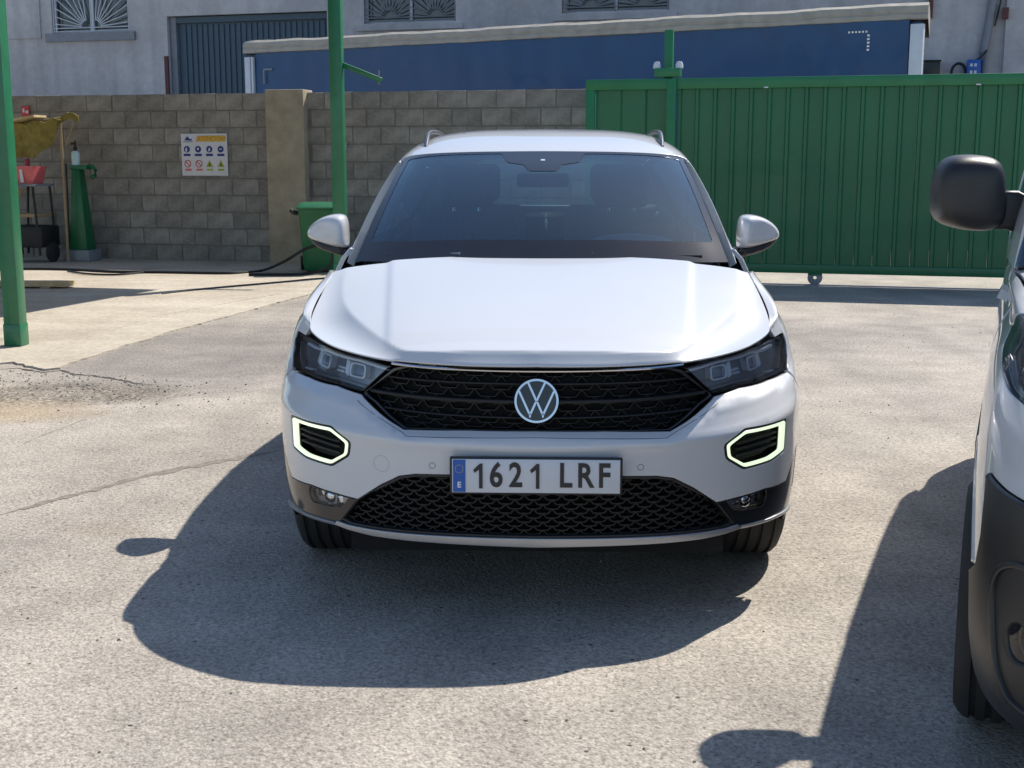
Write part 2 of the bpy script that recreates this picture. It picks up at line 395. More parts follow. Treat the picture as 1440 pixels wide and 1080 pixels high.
def dens(poly, step, closed=True):
    out = []; n = len(poly)
    for i in range(n if closed else n - 1):
        a = np.array(poly[i]); b = np.array(poly[(i + 1) % n]); k = max(1, int(np.ceil(np.linalg.norm(b - a) / step)))
        for j in range(k): out.append(tuple(a + (b - a) * j / k))
    if not closed: out.append(tuple(poly[-1]))
    return out
def rnd_poly(poly, r, seg=4):
    """round the corners of a closed polygon"""
    out = []; n = len(poly)
    for i in range(n):
        p = np.array(poly[i]); a = np.array(poly[i - 1]) - p; b = np.array(poly[(i + 1) % n]) - p
        la, lb = np.linalg.norm(a), np.linalg.norm(b)
        if la < 1e-9 or lb < 1e-9: continue
        q = min(r, la * .45, lb * .45); p0 = p + a / la * q; p1 = p + b / lb * q
        for j in range(seg + 1):
            t = j / seg; out.append(tuple((1 - t)**2 * p0 + 2 * t * (1 - t) * p + t * t * p1))
    return out
def inpoly(P, poly):
    x, y = P[:, 0], P[:, 1]; c = np.zeros(len(P), bool); n = len(poly)
    for i in range(n):
        x0, y0 = poly[i]; x1, y1 = poly[i - 1]
        k = ((y0 > y) != (y1 > y)) & (x < (x1 - x0) * (y - y0) / ((y1 - y0) if y1 != y0 else 1e-12) + x0)
        c ^= k
    return c
def area(poly):
    return sum(poly[i - 1][0] * poly[i][1] - poly[i][0] * poly[i - 1][1] for i in range(len(poly))) / 2
def panel_mesh(name, surf, poly, m, holes=(), off=0.0, thick=.014, bev=.0025, res=.03, shrink=0.0):
    loops = [dens(poly, res * .6)] + [dens(h, res * .6) for h in holes]
    if area(loops[0]) < 0: loops[0].reverse()
    for i in range(1, len(loops)):
        if area(loops[i]) > 0: loops[i].reverse()
    def inset(l, d):
        l = np.array(l); t = np.roll(l, -1, 0) - np.roll(l, 1, 0); t /= np.linalg.norm(t, axis=1, keepdims=True) + 1e-12
        return [tuple(q) for q in l + np.stack([-t[:, 1], t[:, 0]], 1) * d]
    outer = [inset(l, shrink) for l in loops] if shrink else loops
    loops = [inset(l, shrink + bev) for l in loops]
    xs = [p[0] for p in loops[0]]; ys = [p[1] for p in loops[0]]
    gx = np.arange(min(xs), max(xs), res); gy = np.arange(min(ys), max(ys), res * .87)
    pts = []
    for r, y in enumerate(gy):
        for x in gx: pts.append((x + (r % 2) * res / 2, y))
    pts = np.array(pts) if pts else np.zeros((0, 2))
    if len(pts):
        k = inpoly(pts, loops[0])
        for h in loops[1:]: k &= ~inpoly(pts, h)
        pts = pts[k]
        B = np.array([p for l in loops for p in l])
        if len(pts):
            dm = np.min(np.linalg.norm(pts[:, None] - B[None], axis=2), axis=1); pts = pts[dm > res * .35]
    V = []; E = []
    for l in loops:
        k = len(V); V += l; E += [(k + i, k + (i + 1) % len(l)) for i in range(len(l))]
    V += [tuple(p) for p in pts]
    ov, oe, of, vi, *_ = delaunay_2d_cdt([Vector(p) for p in V], E, [], 0, 1e-6)
    ov = np.array([tuple(v) for v in ov]); cen = np.array([(ov[f[0]] + ov[f[1]] + ov[f[2]]) / 3 for f in of])
    k = inpoly(cen, loops[0])
    for h in loops[1:]: k &= ~inpoly(cen, h)
    fs = [tuple(f) for f, q in zip(of, k) if q]
    P, Nn = surf.ev(ov); P = P + offn(surf, Nn) * off
    verts = list(P); nor = list(Nn); 
    # keep winding so that the face normal agrees with the surface normal
    out = []
    for f in fs:
        a, b, c = (P[i] for i in f)
        out.append(f if np.dot(np.cross(b - a, c - a), Nn[f[0]]) > 0 else f[::-1])
    for l, o_ in zip(loops, outer):
        n = len(l); a, na = surf.ev(l); b, nb = surf.ev(o_)
        od = b - a; od /= np.linalg.norm(od, axis=1, keepdims=True) + 1e-12
        oa, ob = offn(surf, na), offn(surf, nb)
        A = a + oa * off; Bv = b + ob * (off - bev); C = b + ob * (off - thick)
        k = len(verts)
        verts += list(A) + list(Bv) + list(Bv) + list(C)
        nm = na * .4 + od * .9; nm /= np.linalg.norm(nm, axis=1, keepdims=True)
        nor += list(na) + list(nm) + list(od) + list(od)
        for i in range(n):
            j = (i + 1) % n
            out.append((k + i, k + n + i, k + n + j, k + j)); out.append((k + 2 * n + i, k + 3 * n + i, k + 3 * n + j, k + 2 * n + j))
    return mesh_from(name, verts, out, m, nor)
def panel(name, surf, poly, m, parent, **k): return link(name, panel_mesh(name, surf, poly, m, **k), parent)
def mir(poly): return [(-u, v) for u, v in poly][::-1]
def strip(name, surf, line, m, parent, w=.01, top=.002, bot=-.006, closed=False, step=.015, widths=None, nolink=False):
    """raised ribbon with a real cross-section that follows the surface"""
    l = np.array(dens(line, step, closed))
    if closed: t = np.roll(l, -1, 0) - np.roll(l, 1, 0)
    else: t = np.gradient(l, axis=0)
    t /= np.linalg.norm(t, axis=1, keepdims=True) + 1e-12; sd = np.stack([-t[:, 1], t[:, 0]], 1)
    ww = np.full(len(l), w) if widths is None else np.interp(np.linspace(0, 1, len(l)), np.linspace(0, 1, len(widths)), widths)
    L = l + sd * ww[:, None] / 2; Rr = l - sd * ww[:, None] / 2
    (a, na), (b, nb) = surf.ev(L), surf.ev(Rr)
    e = min(.0015, w * .2)
    na, nb = offn(surf, na), offn(surf, nb)
    La, _ = surf.ev(L - sd * e); Rb, _ = surf.ev(Rr + sd * e)
    rows = [a + na * bot, a + na * (top - e), La + na * top, Rb + nb * top, b + nb * (top - e), b + nb * bot]
    n = len(l); vs = [p for r in rows for p in r]; fs = []; q = len(rows)
    rng = range(n) if closed else range(n - 1)
    for r in range(q):
        r2 = (r + 1) % q
        for i in rng:
            j = (i + 1) % n; fs.append((r * n + i, r * n + j, r2 * n + j, r2 * n + i))
    if not closed: fs.append(tuple(r * n for r in range(q))); fs.append(tuple(r * n + n - 1 for r in range(q))[::-1])
    if nolink: return vs, fs
    me = mesh_from(name, vs, fs, m)
    bm = bmesh.new(); bm.from_mesh(me); bmesh.ops.recalc_face_normals(bm, faces=bm.faces); bm.to_mesh(me); bm.free()
    me.shade_smooth(); me.set_sharp_from_angle(angle=R(50))
    return link(name, me, parent)

# ================================================================== THE SETTING
def sheet(name, pts, z, m, kind='structure', sub=None):
    bm = bmesh.new(); f = bm.faces.new([bm.verts.new((x, y, z)) for x, y in pts]); bm.normal_update()
    if f.normal.z < 0: f.normal_flip()
    me = bpy.data.meshes.new(name); bm.to_mesh(me); bm.free(); me.materials.append(M[m])
    return tag(link(name, me), kind=kind)
sheet('ground', [(-150, -60), (150, -60), (150, 200), (-150, 200)], 0, 'asphalt')

def gp(px, py, z=0.0):
    """survey: where the sight line of a photo point meets the level z"""
    a = R(PITCH); dx = (px - 720) / FPX; dz = -(py - 540) / FPX
    d = Vector((dx, math.cos(a) + dz * math.sin(a), -math.sin(a) + dz * math.cos(a)))
    t = (z - CAM_H) / d.z
    return Vector((d.x * t, d.y * t, z))
# concrete apron on the left with a broken edge, its lip 1.5 cm proud of the asphalt
edge = [(-6, 508), (0, 513), (22, 511), (44, 518), (62, 521), (84, 519), (104, 511), (134, 502), (160, 493), (186, 484), (210, 479), (236, 469), (262, 462), (288, 455), (306, 450), (345, 440), (390, 427), (440, 414), (500, 401), (560, 393)]
ep = [gp(*e) for e in edge]
def apron():
    pts = []
    for a, b in zip(ep, ep[1:]):
        n = max(1, int((b - a).length / .06))
        for i in range(n):
            p = a.lerp(b, i / n); pts.append((p.x + random.uniform(-.012, .012), p.y + random.uniform(-.02, .02)))
    pts += [(ep[-1].x, ep[-1].y), (1.5, 16.8), (-14, 20.6), (-14, ep[0].y + .6)]
    n = len(pts); vs = [(x, y, .014) for x, y in pts] + [(x, y, -.01) for x, y in pts]
    me = mesh_from('concrete_apron', vs, [tuple(range(n))] + [(i, i + n, (i + 1) % n + n, (i + 1) % n) for i in range(n)], 'concrete')
    bm = bmesh.new(); bm.from_mesh(me); bmesh.ops.recalc_face_normals(bm, faces=bm.faces)
    bm.to_mesh(me); bm.free()
    tag(link('concrete_apron', me), kind='structure')
apron()
# cracks in the asphalt: jagged ribbons of dark grit
def crack(name, pts, w, m='void', z=.0015):
    P = [gp(*p) for p in pts]; L = []
    for a, b in zip(P, P[1:]):
        n = max(2, int((b - a).length / .035))
        for i in range(n): L.append(a.lerp(b, i / n) + Vector((random.uniform(-.006, .006), random.uniform(-.01, .01), 0)))
    L.append(P[-1]); vs = []; 
    for i, p in enumerate(L):
        e = min(1, i / 6, (len(L) - 1 - i) / 6); ww = w * (.15 + .85 * e) * random.uniform(.35, 1.2) / 2
        vs += [(p.x, p.y - ww, z), (p.x, p.y + ww, z)]
    fs = [(2 * i, 2 * i + 2, 2 * i + 3, 2 * i + 1) for i in range(len(L) - 1)]
    tag(link(name, mesh_from(name, vs, fs, m)), kind='structure')
M['grit'] = mat('crack grit', (.055, .05, .045), .95, var=.4, scale=60)
M['seal'] = mat('old joint grit', (.21, .185, .16), .95, var=.35, scale=30)
crack('crack', [(-5, 520), (25, 518), (44, 521), (62, 524), (86, 521), (104, 527), (128, 528), (160, 533), (190, 539), (215, 541)], .05, 'grit')
crack('crack', [(214, 541), (206, 550), (190, 559), (172, 568)], .045, 'grit')
crack('crack', [(172, 568), (120, 590), (60, 612), (0, 641)], .02, 'seal')
crack('asphalt_joint', [(-8, 726), (30, 716), (90, 700), (150, 684), (210, 668), (270, 656), (330, 645), (392, 634)], .10, 'seal')
crack('apron_joint', [(150, 470), (215, 448), (300, 432), (400, 414)], .02, 'seal', .018)

# loose grit along the broken edge and scattered over the yard
def grit():
    rr = random.Random(11); vs = []; fs = []
    C_ = [gp(*p) for p in [(0, 522), (60, 525), (110, 528), (160, 534), (210, 541), (190, 556), (150, 570)]]
    for k in range(620):
        if k < 330:
            c = C_[rr.randrange(len(C_) - 1)]; x, y = c.x + rr.gauss(0, .35), c.y - abs(rr.gauss(0, .30)); r = rr.uniform(.003, .010)
        else: x, y = rr.uniform(-4, 4), rr.uniform(2.6, 12); r = rr.uniform(.003, .007)
        a = rr.uniform(0, 6.3); k0 = len(vs)
        P = [(math.cos(a + t) * r * rr.uniform(.7, 1.3), math.sin(a + t) * r * rr.uniform(.7, 1.3)) for t in (0, 1.25, 2.5, 3.8, 5.0)]
        vs += [(x + p, y + q, 0.0) for p, q in P] + [(x + p * .5, y + q * .5, r * .9) for p, q in P]
        fs += [(k0 + i, k0 + (i + 1) % 5, k0 + 5 + (i + 1) % 5, k0 + 5 + i) for i in range(5)] + [tuple(k0 + 5 + i for i in range(5))]
    M['pebble'] = mat('loose grit', (.27, .245, .21), .9, var=.5, scale=25)
    tag(link('gravel', mesh_from('gravel', vs, fs, 'pebble')), 'loose grit scattered over the asphalt and along its broken edge', 'gravel', kind='stuff')
grit()

# ---- boundary wall of concrete blocks
WA = math.atan(.245); WD = Vector((math.cos(WA), -math.sin(WA), 0))
W0 = Vector((-8.4, 17.2 + .245 * 8.4, 0)); WLEN = (1.02 + 8.4) / math.cos(WA)
ROW, BL = .234, .402
wall = thing('block_wall', 'grey concrete block wall behind the car with a cast concrete pillar', 'wall', W0, -WA)
MB().box((WLEN / 2, .045, 2.335 / 2), (WLEN, .136, 2.33)).build('mortar_core', 'mortar', wall)
def blockmesh(L, H, seed):
    rr = random.Random(seed); b = MB(); b.box((0, 0, 0), (L, .15, H)); me = bpy.data.meshes.new('brick'); me.from_pydata([tuple(v) for v in b.v], [], b.f); me.update()
    bm = bmesh.new(); bm.from_mesh(me); bmesh.ops.recalc_face_normals(bm, faces=bm.faces)
    bmesh.ops.bevel(bm, geom=list(bm.edges), offset=.006, segments=1, affect='EDGES')
    for v in bm.verts: v.co += Vector((rr.uniform(-.003, .003), rr.uniform(-.002, .002), rr.uniform(-.003, .003)))
    bm.to_mesh(me); bm.free(); me.materials.append(M['block']); return me
BM = [blockmesh(BL - .011, ROW - .011, i) for i in range(7)]; HM = [blockmesh(BL / 2 - .011, ROW - .011, i + 20) for i in range(3)]
for r in range(10):
    x = 0 if r % 2 else BL / 2
    if r % 2 == 0:
        o = link('block', random.choice(HM), wall); o.location = (BL / 4, .045, r * ROW + ROW / 2)
    while x < WLEN - .02:
        l = min(BL, WLEN - x)
        me = BM[random.randrange(7)]
        if l < BL - .05: me = HM[0]
        c = x + l / 2
        px0 = (3.41 - 8.4) and 0
        if not (5.32 < c < 5.65):
            o = link('block', me, wall); o.location = (c, .045 + random.uniform(-.004, .004), r * ROW + ROW / 2 + random.uniform(-.002, .002))
            o.rotation_euler = (random.uniform(-.006, .006), random.choice((0, math.pi)) + random.uniform(-.004, .004), 0)
            if me in HM and l > .05: o.scale = (max(.2, l / (BL / 2)), 1, 1)
        x += BL
# pillar
b = MB(); b.box((5.50, .0, 1.185), (.56, .34, 2.37)); pl = b.build('pillar', 'pillar', wall, bevel=.012)
# small white wall plates
tag(MB().box((0, -.01, 0), (.055, .02, .10)).build('wall_plate', 'signwhite'), 'small white rectangular plate fixed on the blocks right of the post', 'wall plate').location = W0 + WD * 6.30 + Vector((0, -.045, 1.62))
# ---- warning sign
def warning_sign():
    t = thing('warning_sign', 'white safety notice board with blue, red and yellow pictograms on the block wall', 'sign', W0 + WD * 3.88 + Vector((-.01, -.055, 1.21)), -WA)
    w, h = .70, .58
    MB().box((w / 2, 0, h / 2), (w, .012, h)).build('sign_board', 'signwhite', t, bevel=.002)
    b = MB(); b.box((.46, -.008, .51), (.42, .003, .085)); b.build('header_band', 'signyellow', t)
    put_text('header_text', '¡ATENCIÓN!', .088, 'signorange', t, (.46, -.0105, .508), sx=.92, bold=.0012)
    b = MB(); b.prism([(.05, .49), (.10, .545), (.14, .50), (.17, .515), (.16, .48)], -.009, -.006); b.build('emblem', 'signblue', t)
    MB().box((.11, -.0075, .468), (.15, .003, .012)).build('emblem_line', 'grey', t)
    for i in range(4):
        cx = .085 + i * .172
        b = MB(); b.prism([(cx + .046 * math.cos(a), .365 + .046 * math.sin(a)) for a in np.linspace(0, 2 * math.pi, 20, False)], -.009, -.006); ic = b.build('pictogram', 'signblue', t)
        b = MB(); q = [[(cx - .02, .335), (cx - .022, .375), (cx + .0, .395), (cx + .006, .36), (cx + .002, .33)], [(cx - .012, .355), (cx - .012, .385), (cx + .012, .385), (cx + .012, .355)],
                    [(cx - .012, .33), (cx - .014, .372), (cx + .010, .388), (cx + .014, .35)], [(cx - .018, .36), (cx - .018, .372), (cx + .018, .372), (cx + .018, .36)]][i]
        b.prism(q, -.011, -.0095); b.build('pictogram_figure', 'signwhite', ic)
        MB().box((cx, -.0075, .287), (.105, .003, .034)).build('caption_bar', 'signblue', t)
    for i in range(2):
        cx = .09 + i * .172; b = MB()
        ring = np.linspace(0, 2 * math.pi, 25)
        for a0, a1 in zip(ring, ring[1:]):
            b.prism([(cx + r * math.cos(a), .165 + r * math.sin(a)) for r, a in ((.052, a0), (.052, a1), (.040, a1), (.040, a0))], -.009, -.006)
        b.beam((cx - .034, -.0075, .199), (cx + .034, -.0075, .131), .003, .012)
        b.build('prohibition_mark', 'signred', t)
        MB().box((cx + .005, -.0075, .082), (.095, .003, .028)).build('caption_bar', 'pink', t)
    for i in range(2):
        cx = .425 + i * .172; b = MB(); b.prism([(cx - .055, .12), (cx + .055, .12), (cx, .215)], -.009, -.006); tr = b.build('hazard_triangle', 'signgreen', t)
        b = MB(); b.prism([(cx - .012, .135), (cx + .012, .135), (cx + .004, .18), (cx - .004, .18)], -.011, -.0095); b.build('hazard_symbol', 'ink', tr)
        MB().box((cx, -.0075, .082), (.095, .003, .026)).build('caption_bar', 'signgreen', t)
warning_sign()
o = tag(MB().box((0, 0, 0), (.13, .012, .14)).build('fire_sign', 'signred'), 'small dark red fire notice high on the block wall beside the left post', 'sign')
o.location = gp(38, 155, 2.1).normalized() * 0 + W0 + WD * 1.42 + Vector((0, -.05, 2.12)); o.rotation_euler = (0, 0, -WA)
f_ = MB().box((-.025, -.008, .01), (.03, .004, .06)).box((.03, -.008, -.01), (.04, .004, .04)).build('pictogram', 'signwhite', o)

# ---- sliding gate
GA = math.atan(.27)
def gpt(x): return Vector((x, 15.75 - .27 * x, 0))
g0 = gpt(.88); GL = (6.9 - .88) / math.cos(GA)
gate = thing('sliding_gate', 'green sliding metal gate of upright ribbed sheet panels with a top rail', 'gate', g0, -GA)
gz0, gz1 = .14, 2.36
MB().box((GL / 2, 0, gz1 - .06), (GL, .09, .12)).build('top_rail', 'greenframe', gate, bevel=.004)
MB().box((GL / 2, 0, gz0 + .05), (GL, .07, .10)).build('bottom_rail', 'greengate', gate, bevel=.004)
MB().box((.055, 0, (gz0 + gz1 - .12) / 2 + .05), (.11, .085, gz1 - gz0 - .22)).build('end_post', 'greenframe', gate, bevel=.004)
MB().box((1.02, -.05, (gz0 + gz1) / 2), (.11, .06, gz1 - gz0 - .01)).build('frame_post', 'greenframe', gate, bevel=.004)
def ribpanel(w, x0, flat):
    """one sheet panel: broad pan, folded rib on its left side"""
    z0, z1 = gz0 + .10, gz1 - .12
    if flat: prof = [(0, 0), (.012, -.012), (.024, 0), (w, 0)]
    else: prof = [(0, 0), (.010, -.024), (.040, -.024), (.058, 0), (w, 0)]
    vs = [(x, y, z) for z in (z0, z1) for x, y in prof]; n = len(prof)
    vs += [(x, y + .004, z) for x, y, z in vs]
    fs = [(i, i + 1, i + 1 + n, i + n) for i in range(n - 1)] + [(2 * n + i, 3 * n + i, 3 * n + i + 1, 2 * n + i + 1) for i in range(n - 1)]
    fs += [(0, n, 3 * n, 2 * n), (n - 1, 3 * n - 1, 4 * n - 1, 2 * n - 1)]
    return mesh_from('sheet_panel', vs, fs, 'greengate')
fm = ribpanel(.29, 0, True); rm = ribpanel(.205, 0, False)
x = .12
while x < .9: o = link('sheet_panel', fm, gate); o.location = (x, .012, 0); x += .292
x = 1.08
while x < GL - .05: o = link('sheet_panel', rm, gate); o.location = (x, random.uniform(.008, .014), 0); x += .206
for wx in (.5, 2.72, 5.2):
    b = MB(); b.lathe([(.02, -.02), (.075, -.02), (.085, -.012), (.085, .012), (.075, .02), (.02, .02)], 20, 'X'); 
    w_ = b.build('wheel', 'grey', gate, smooth=True); w_.rotation_euler = (0, 0, R(90)); w_.location = (wx, 0, .09)
    MB().box((wx, 0, .155), (.16, .06, .07)).build('wheel_bracket', 'greengate', gate)
for bx in (2.12, 4.4): MB().lathe([(.0, -.05), (.009, -.05), (.009, .0)], 8, 'X').build('bolt', 'whitemetal', gate).location = (bx, -.05, gz1 - .115)
# guide post of the gate
gpst = thing('gate_guide_post', 'tall green steel guide post rising above the gate behind the car roof', 'post', gpt(1.80) + Vector((0, -.02, 0)), -GA)
MB().box((0, .11, 1.46), (.10, .07, 2.92)).build('post_tube', 'greenframe', gpst, bevel=.006)
MB().box((0, .06, 2.43), (.30, .16, .10)).build('bracket', 'greenframe', gpst, bevel=.006)
for sx in (-.13, .13):
    b = MB(); b.lathe([(.0, .06), (.03, .055), (.045, .02), (.045, -.02), (0, -.02)], 14, 'Z'); b.build('guide_roller', 'whitemetal', gpst, smooth=True).location = (sx, .06, 2.50)
# rail in the ground
ra = gpt(.2) + Vector((0, -.02, 0)); rb = gpt(9); rail = MB(); rail.beam((ra.x, ra.y, .006), (rb.x, rb.y, .006), .05, .018)
tag(rail.build('gate_rail', 'grey'), 'narrow steel floor rail running under the green gate', 'rail')

# ---- canopy with its green posts (the roof stands above the picture)
def cline(y): return -1.9 - .30 * (16.4 - y)
p1 = Vector((-3.86, 9.88, 0)); p2 = Vector((cline(15.74), 15.74, 0)); PA = -R(16.5)
can = thing('canopy', 'green steel canopy whose two square posts stand at the left of the yard', 'canopy', (p1.x, p1.y, 0), 0)
L_ = lambda v: Vector(v) - Vector((p1.x, p1.y, 0))
for p, wd in ((p1, .128), (p2, .15)):
    c = L_(p)
    MB().box((c.x, c.y, 1.8), (wd, wd, 3.58), rz=R(-5)).build('post', 'greenpost', can, bevel=.004)
    MB().box((c.x, c.y, .10), (wd + .010, wd + .010, .17), rz=R(-5)).build('base_sleeve', 'greenpost', can, bevel=.004)
ed = Vector((.30, 1, 0)).normalized(); wn_ = Vector((-WD.x, -WD.y, 0))
c0 = Vector((-1.9, 16.4, 3.62)); c1 = c0 - ed * 13; c2 = c1 + wn_ * 9; c3 = c0 + wn_ * 9
q = [L_(c) for c in (c0, c1, c2, c3)]
vs = [(*v.xy, 3.62) for v in q] + [(*v.xy, 3.70) for v in q]
link('roof_sheet', mesh_from('roof_sheet', vs, [(0, 3, 2, 1), (4, 5, 6, 7), (0, 1, 5, 4), (1, 2, 6, 5), (2, 3, 7, 6), (3, 0, 4, 7)], 'roofsheet'), can)
# bracket arm on the far post
a = L_(p2) + Vector((.05, .02, 2.56)); e_ = a + Vector((.50, -.18, -.20))
MB().beam(a, e_, .05, .06).build('bracket_arm', 'greenpost', can, bevel=.003)
MB().tube([e_ + Vector((-.03, 0, -.05)), e_ + Vector((-.03, 0, .12))], .008, 8).build('hook_pin', 'grey', can)

# ================================================================== BUILDING BEHIND
BA = math.atan(.296)
def bpt(x): return Vector((x, 30 - .296 * x, 0))
B0 = bpt(-15); BLn = 32 / math.cos(BA)
def bx_of(px, py=None):
    """distance along the facade for a photo column"""
    k = (px - 720) / FPX * 1.0
    # depth about y*.985 - .45
    x = None; lo, hi = -15.0, 20.0
    for _ in range(50):
        mid = (lo + hi) / 2; y = 30 - .296 * mid; dep = y * math.cos(R(PITCH)) + (CAM_H - 4.6) * math.sin(R(PITCH))
        if mid < k * dep: lo = mid
        else: hi = mid
    return (lo + 15) / math.cos(BA)
def bz_of(px, py):
    s_ = bx_of(px); x = -15 + s_ * math.cos(BA); y = 30 - .296 * x
    return CAM_H + y * math.tan(math.atan((540 - py) / FPX) - R(PITCH))
bld = thing('building', 'grey rendered industrial building across the street with barred windows', 'building', B0, -BA)
wins = [(bx_of(74), bx_of(182), bz_of(130, 46)), (bx_of(512), bx_of(641), bz_of(575, 32)), (bx_of(790), bx_of(941), bz_of(860, 17))]
d0, d1, dz = bx_of(235), bx_of(460), bz_of(350, 19)
holes = [(a, b_, z, z + 1.5) for a, b_, z in wins] + [(d0, d1, 0, dz)]
HT = 9.5
def facade():
    xs = sorted({0, BLn} | {v for h in holes for v in h[:2]}); zs = sorted({0, HT} | {v for h in holes for v in h[2:]})
    vs = []; fs = []
    def quad(p): k = len(vs); vs.extend(p); fs.append((k, k + 1, k + 2, k + 3))
    for xa, xb in zip(xs, xs[1:]):
        for za, zb in zip(zs, zs[1:]):
            cx, cz = (xa + xb) / 2, (za + zb) / 2
            if any(h[0] < cx < h[1] and h[2] < cz < h[3] for h in holes): continue
            quad([(xa, 0, za), (xb, 0, za), (xb, 0, zb), (xa, 0, zb)])
    for a, b_, z0, z1 in holes:
        dpt = .28
        quad([(a, 0, z0), (a, 0, z1), (a, dpt, z1), (a, dpt, z0)]); quad([(b_, 0, z0), (b_, dpt, z0), (b_, dpt, z1), (b_, 0, z1)])
        quad([(a, 0, z1), (b_, 0, z1), (b_, dpt, z1), (a, dpt, z1)]); quad([(a, 0, z0), (a, dpt, z0), (b_, dpt, z0), (b_, 0, z0)])
    quad([(0, 0, 0), (0, 0, HT), (0, 9, HT), (0, 9, 0)]); quad([(BLn, 0, 0), (BLn, 9, 0), (BLn, 9, HT), (BLn, 0, HT)])
    quad([(0, 0, HT), (BLn, 0, HT), (BLn, 9, HT), (0, 9, HT)]); quad([(0, 9, 0), (0, 9, HT), (BLn, 9, HT), (BLn, 9, 0)])
    me = mesh_from('wall', vs, fs, 'render'); link('wall', me, bld)
facade()
for wi, (a, b_, z) in enumerate(wins):
    w_ = b_ - a; h = 1.5; cx = (a + b_) / 2
    col = ('whitemetal', 'whitemetal', 'whitemetal')[wi]
    fr = MB(); fr.box((a + .03, .14, z + h / 2), (.06, .06, h)); fr.box((b_ - .03, .14, z + h / 2), (.06, .06, h)); fr.box((cx, .14, z + h / 2), (.07, .06, h))
    fr.box((cx, .14, z + .03), (w_, .05, .06)); fr.box((cx, .14, z + h - .03), (w_, .05, .06))
    wo = fr.build('window', col, bld)
    for s_ in (-1, 1): MB().box((cx + s_ * w_ / 4, .17, z + h / 2), (w_ / 2 - .1, .012, h - .12)).build('pane', 'winglass', wo)
    MB().box((cx, -.03, z - .10), (w_ + .35, .1, .2 if wi == 0 else .12)).build('sill', 'grey' if wi == 0 else 'render', bld)
    # fan shaped bars, one fan per leaf
    bar = MB(); cc = 'whitemetal' if wi == 0 else 'grey'
    zb = z + .14
    for s_ in (-1, 1):
        ox = cx + (s_ * .12 if wi == 0 else s_ * w_ / 4)
        fan = np.linspace(6, 84, 8) if wi == 0 else np.linspace(8, 172, 13)
        for an in fan:
            dx, dz_ = math.cos(R(an)) * (s_ if wi == 0 else 1), math.sin(R(an))
            lim = [(h - .2) / max(dz_, 1e-3)]
            ex = (b_ - .06 - ox) if dx > 0 else (ox - a - .06)
            if wi: ex = w_ / 4 - .03
            lim.append(ex / max(abs(dx), 1e-3)); L = min(lim)
            bar.tube([(ox + dx * .16, .03, zb + dz_ * .16), (ox + dx * L, .03, zb + dz_ * L)], .013, 6)
    for zz in (z + .05, z + .13): bar.tube([(a + .02, .03, zz), (b_ - .02, .03, zz)], .013, 6)
    for xx in (a + .03, a + .10, cx, b_ - .03): bar.tube([(xx, .03, z + .02), (xx, .03, z + h)], .013, 6)
    bar.build('window_bars', cc, bld)
# big sheet door
dw = d1 - d0; nrib = 26
door = MB().box(((d0 + d1) / 2, .24, dz / 2), (dw - .02, .04, dz - .02)).build('industrial_door', 'doorblue', bld)
for i in range(nrib): 
    MB().box((d0 + .28 + (dw - .4) * (i + .5) / nrib, .205, dz / 2 - .05), (.09, .03, dz - .3)).build('door_rib', 'doorblue', door)
MB().box((d0 + .10, .17, dz / 2), (.16, .12, dz - .03)).build('jamb', 'grey', door)
MB().box(((d0 + d1) / 2, .17, dz - .09), (dw - .03, .1, .14)).build('lintel', 'doorblue', door)
MB().box((d0 - .04, -.03, dz / 2 - .5), (.10, .05, dz - .9)).build('edge_strip', 'doorframe', bld)
# raised plaster bands
MB().box((bx_of(30), -.02, 4.5 + .9), (1.2, .04, 1.9)).build('plaster_band', 'render', bld)
# pier on the right with paler render, downpipe, cable, boxes
pr = bx_of(1412); MB().box((pr + 1.4, -.06, HT / 2), (2.7, .13, HT - .01)).build('pier', 'pillar' if False else 'render', bld)
dp = MB(); sx = bx_of(1396)
dp.tube([(sx + .02, -.12, HT - .2), (sx, -.12, 4.6), (sx - .12, -.12, 3.6), (sx - .12, -.12, .1)], .085, 12); dp.build('downpipe', 'grey', bld, smooth=True)
MB().tube([(pr - .05, -.14, 7), (pr - .07, -.14, 4.6), (pr - .16, -.14, 4.1)], .02, 6).build('cable', 'hose', bld)
MB().box((bx_of(1414) , -.19, bz_of(1414, 20)), (.12, .1, .22)).build('alarm_box', 'doorframe', bld)
MB().box((bx_of(1309), -.08, bz_of(1309, 8)), (.09, .16, .5)).build('edge_box', 'doorframe', bld)
# wall mounted things seen above the gate
wb = thing('wall_cabinet', 'small dark grey cabinet on the far wall just right of the blue trailer', 'cabinet', B0 + Matrix.Rotation(-BA, 3, 'Z') @ Vector((bx_of(1315), -.2, bz_of(1315, 104) - .15)), -BA)
MB().box((0, 0, .19), (.32, .22, .40)).build('cabinet_body', 'vanblack', wb, bevel=.01)
MB().box((0, -.005, .40), (.36, .27, .025)).build('cabinet_lid', 'blackmatte', wb, bevel=.004)
bt = thing('blue_meter_box', 'bright blue and white meter box beside the downpipe above the gate', 'meter box', B0 + Matrix.Rotation(-BA, 3, 'Z') @ Vector((bx_of(1374), -.22, bz_of(1374, 104) - .1)), -BA)
MB().box((0, 0, .18), (.27, .18, .38)).build('box_body', 'eublue', bt, bevel=.015)
for i in range(4): MB().box((-.05 + .08 * (i % 2), -.095, .12 + .14 * (i // 2)), (.05, .02, .06)).build('valve', 'whitemetal', bt)
MB().tube([(.05, -.06, .36), (.12, -.06, .42), (.2, -.06, .5), (.23, -.02, .55)], .02, 8).build('hose', 'hose', bt, smooth=True)
hp = MB(); arc = [(.14 * math.cos(t), 0, .0 + .2 * math.sin(t)) for t in np.linspace(math.pi, 0, 12)]
hp.tube([(-.14, 0, -.5)] + arc + [(.17, 0, -.1), (.24, 0, -.12)], .028, 8)
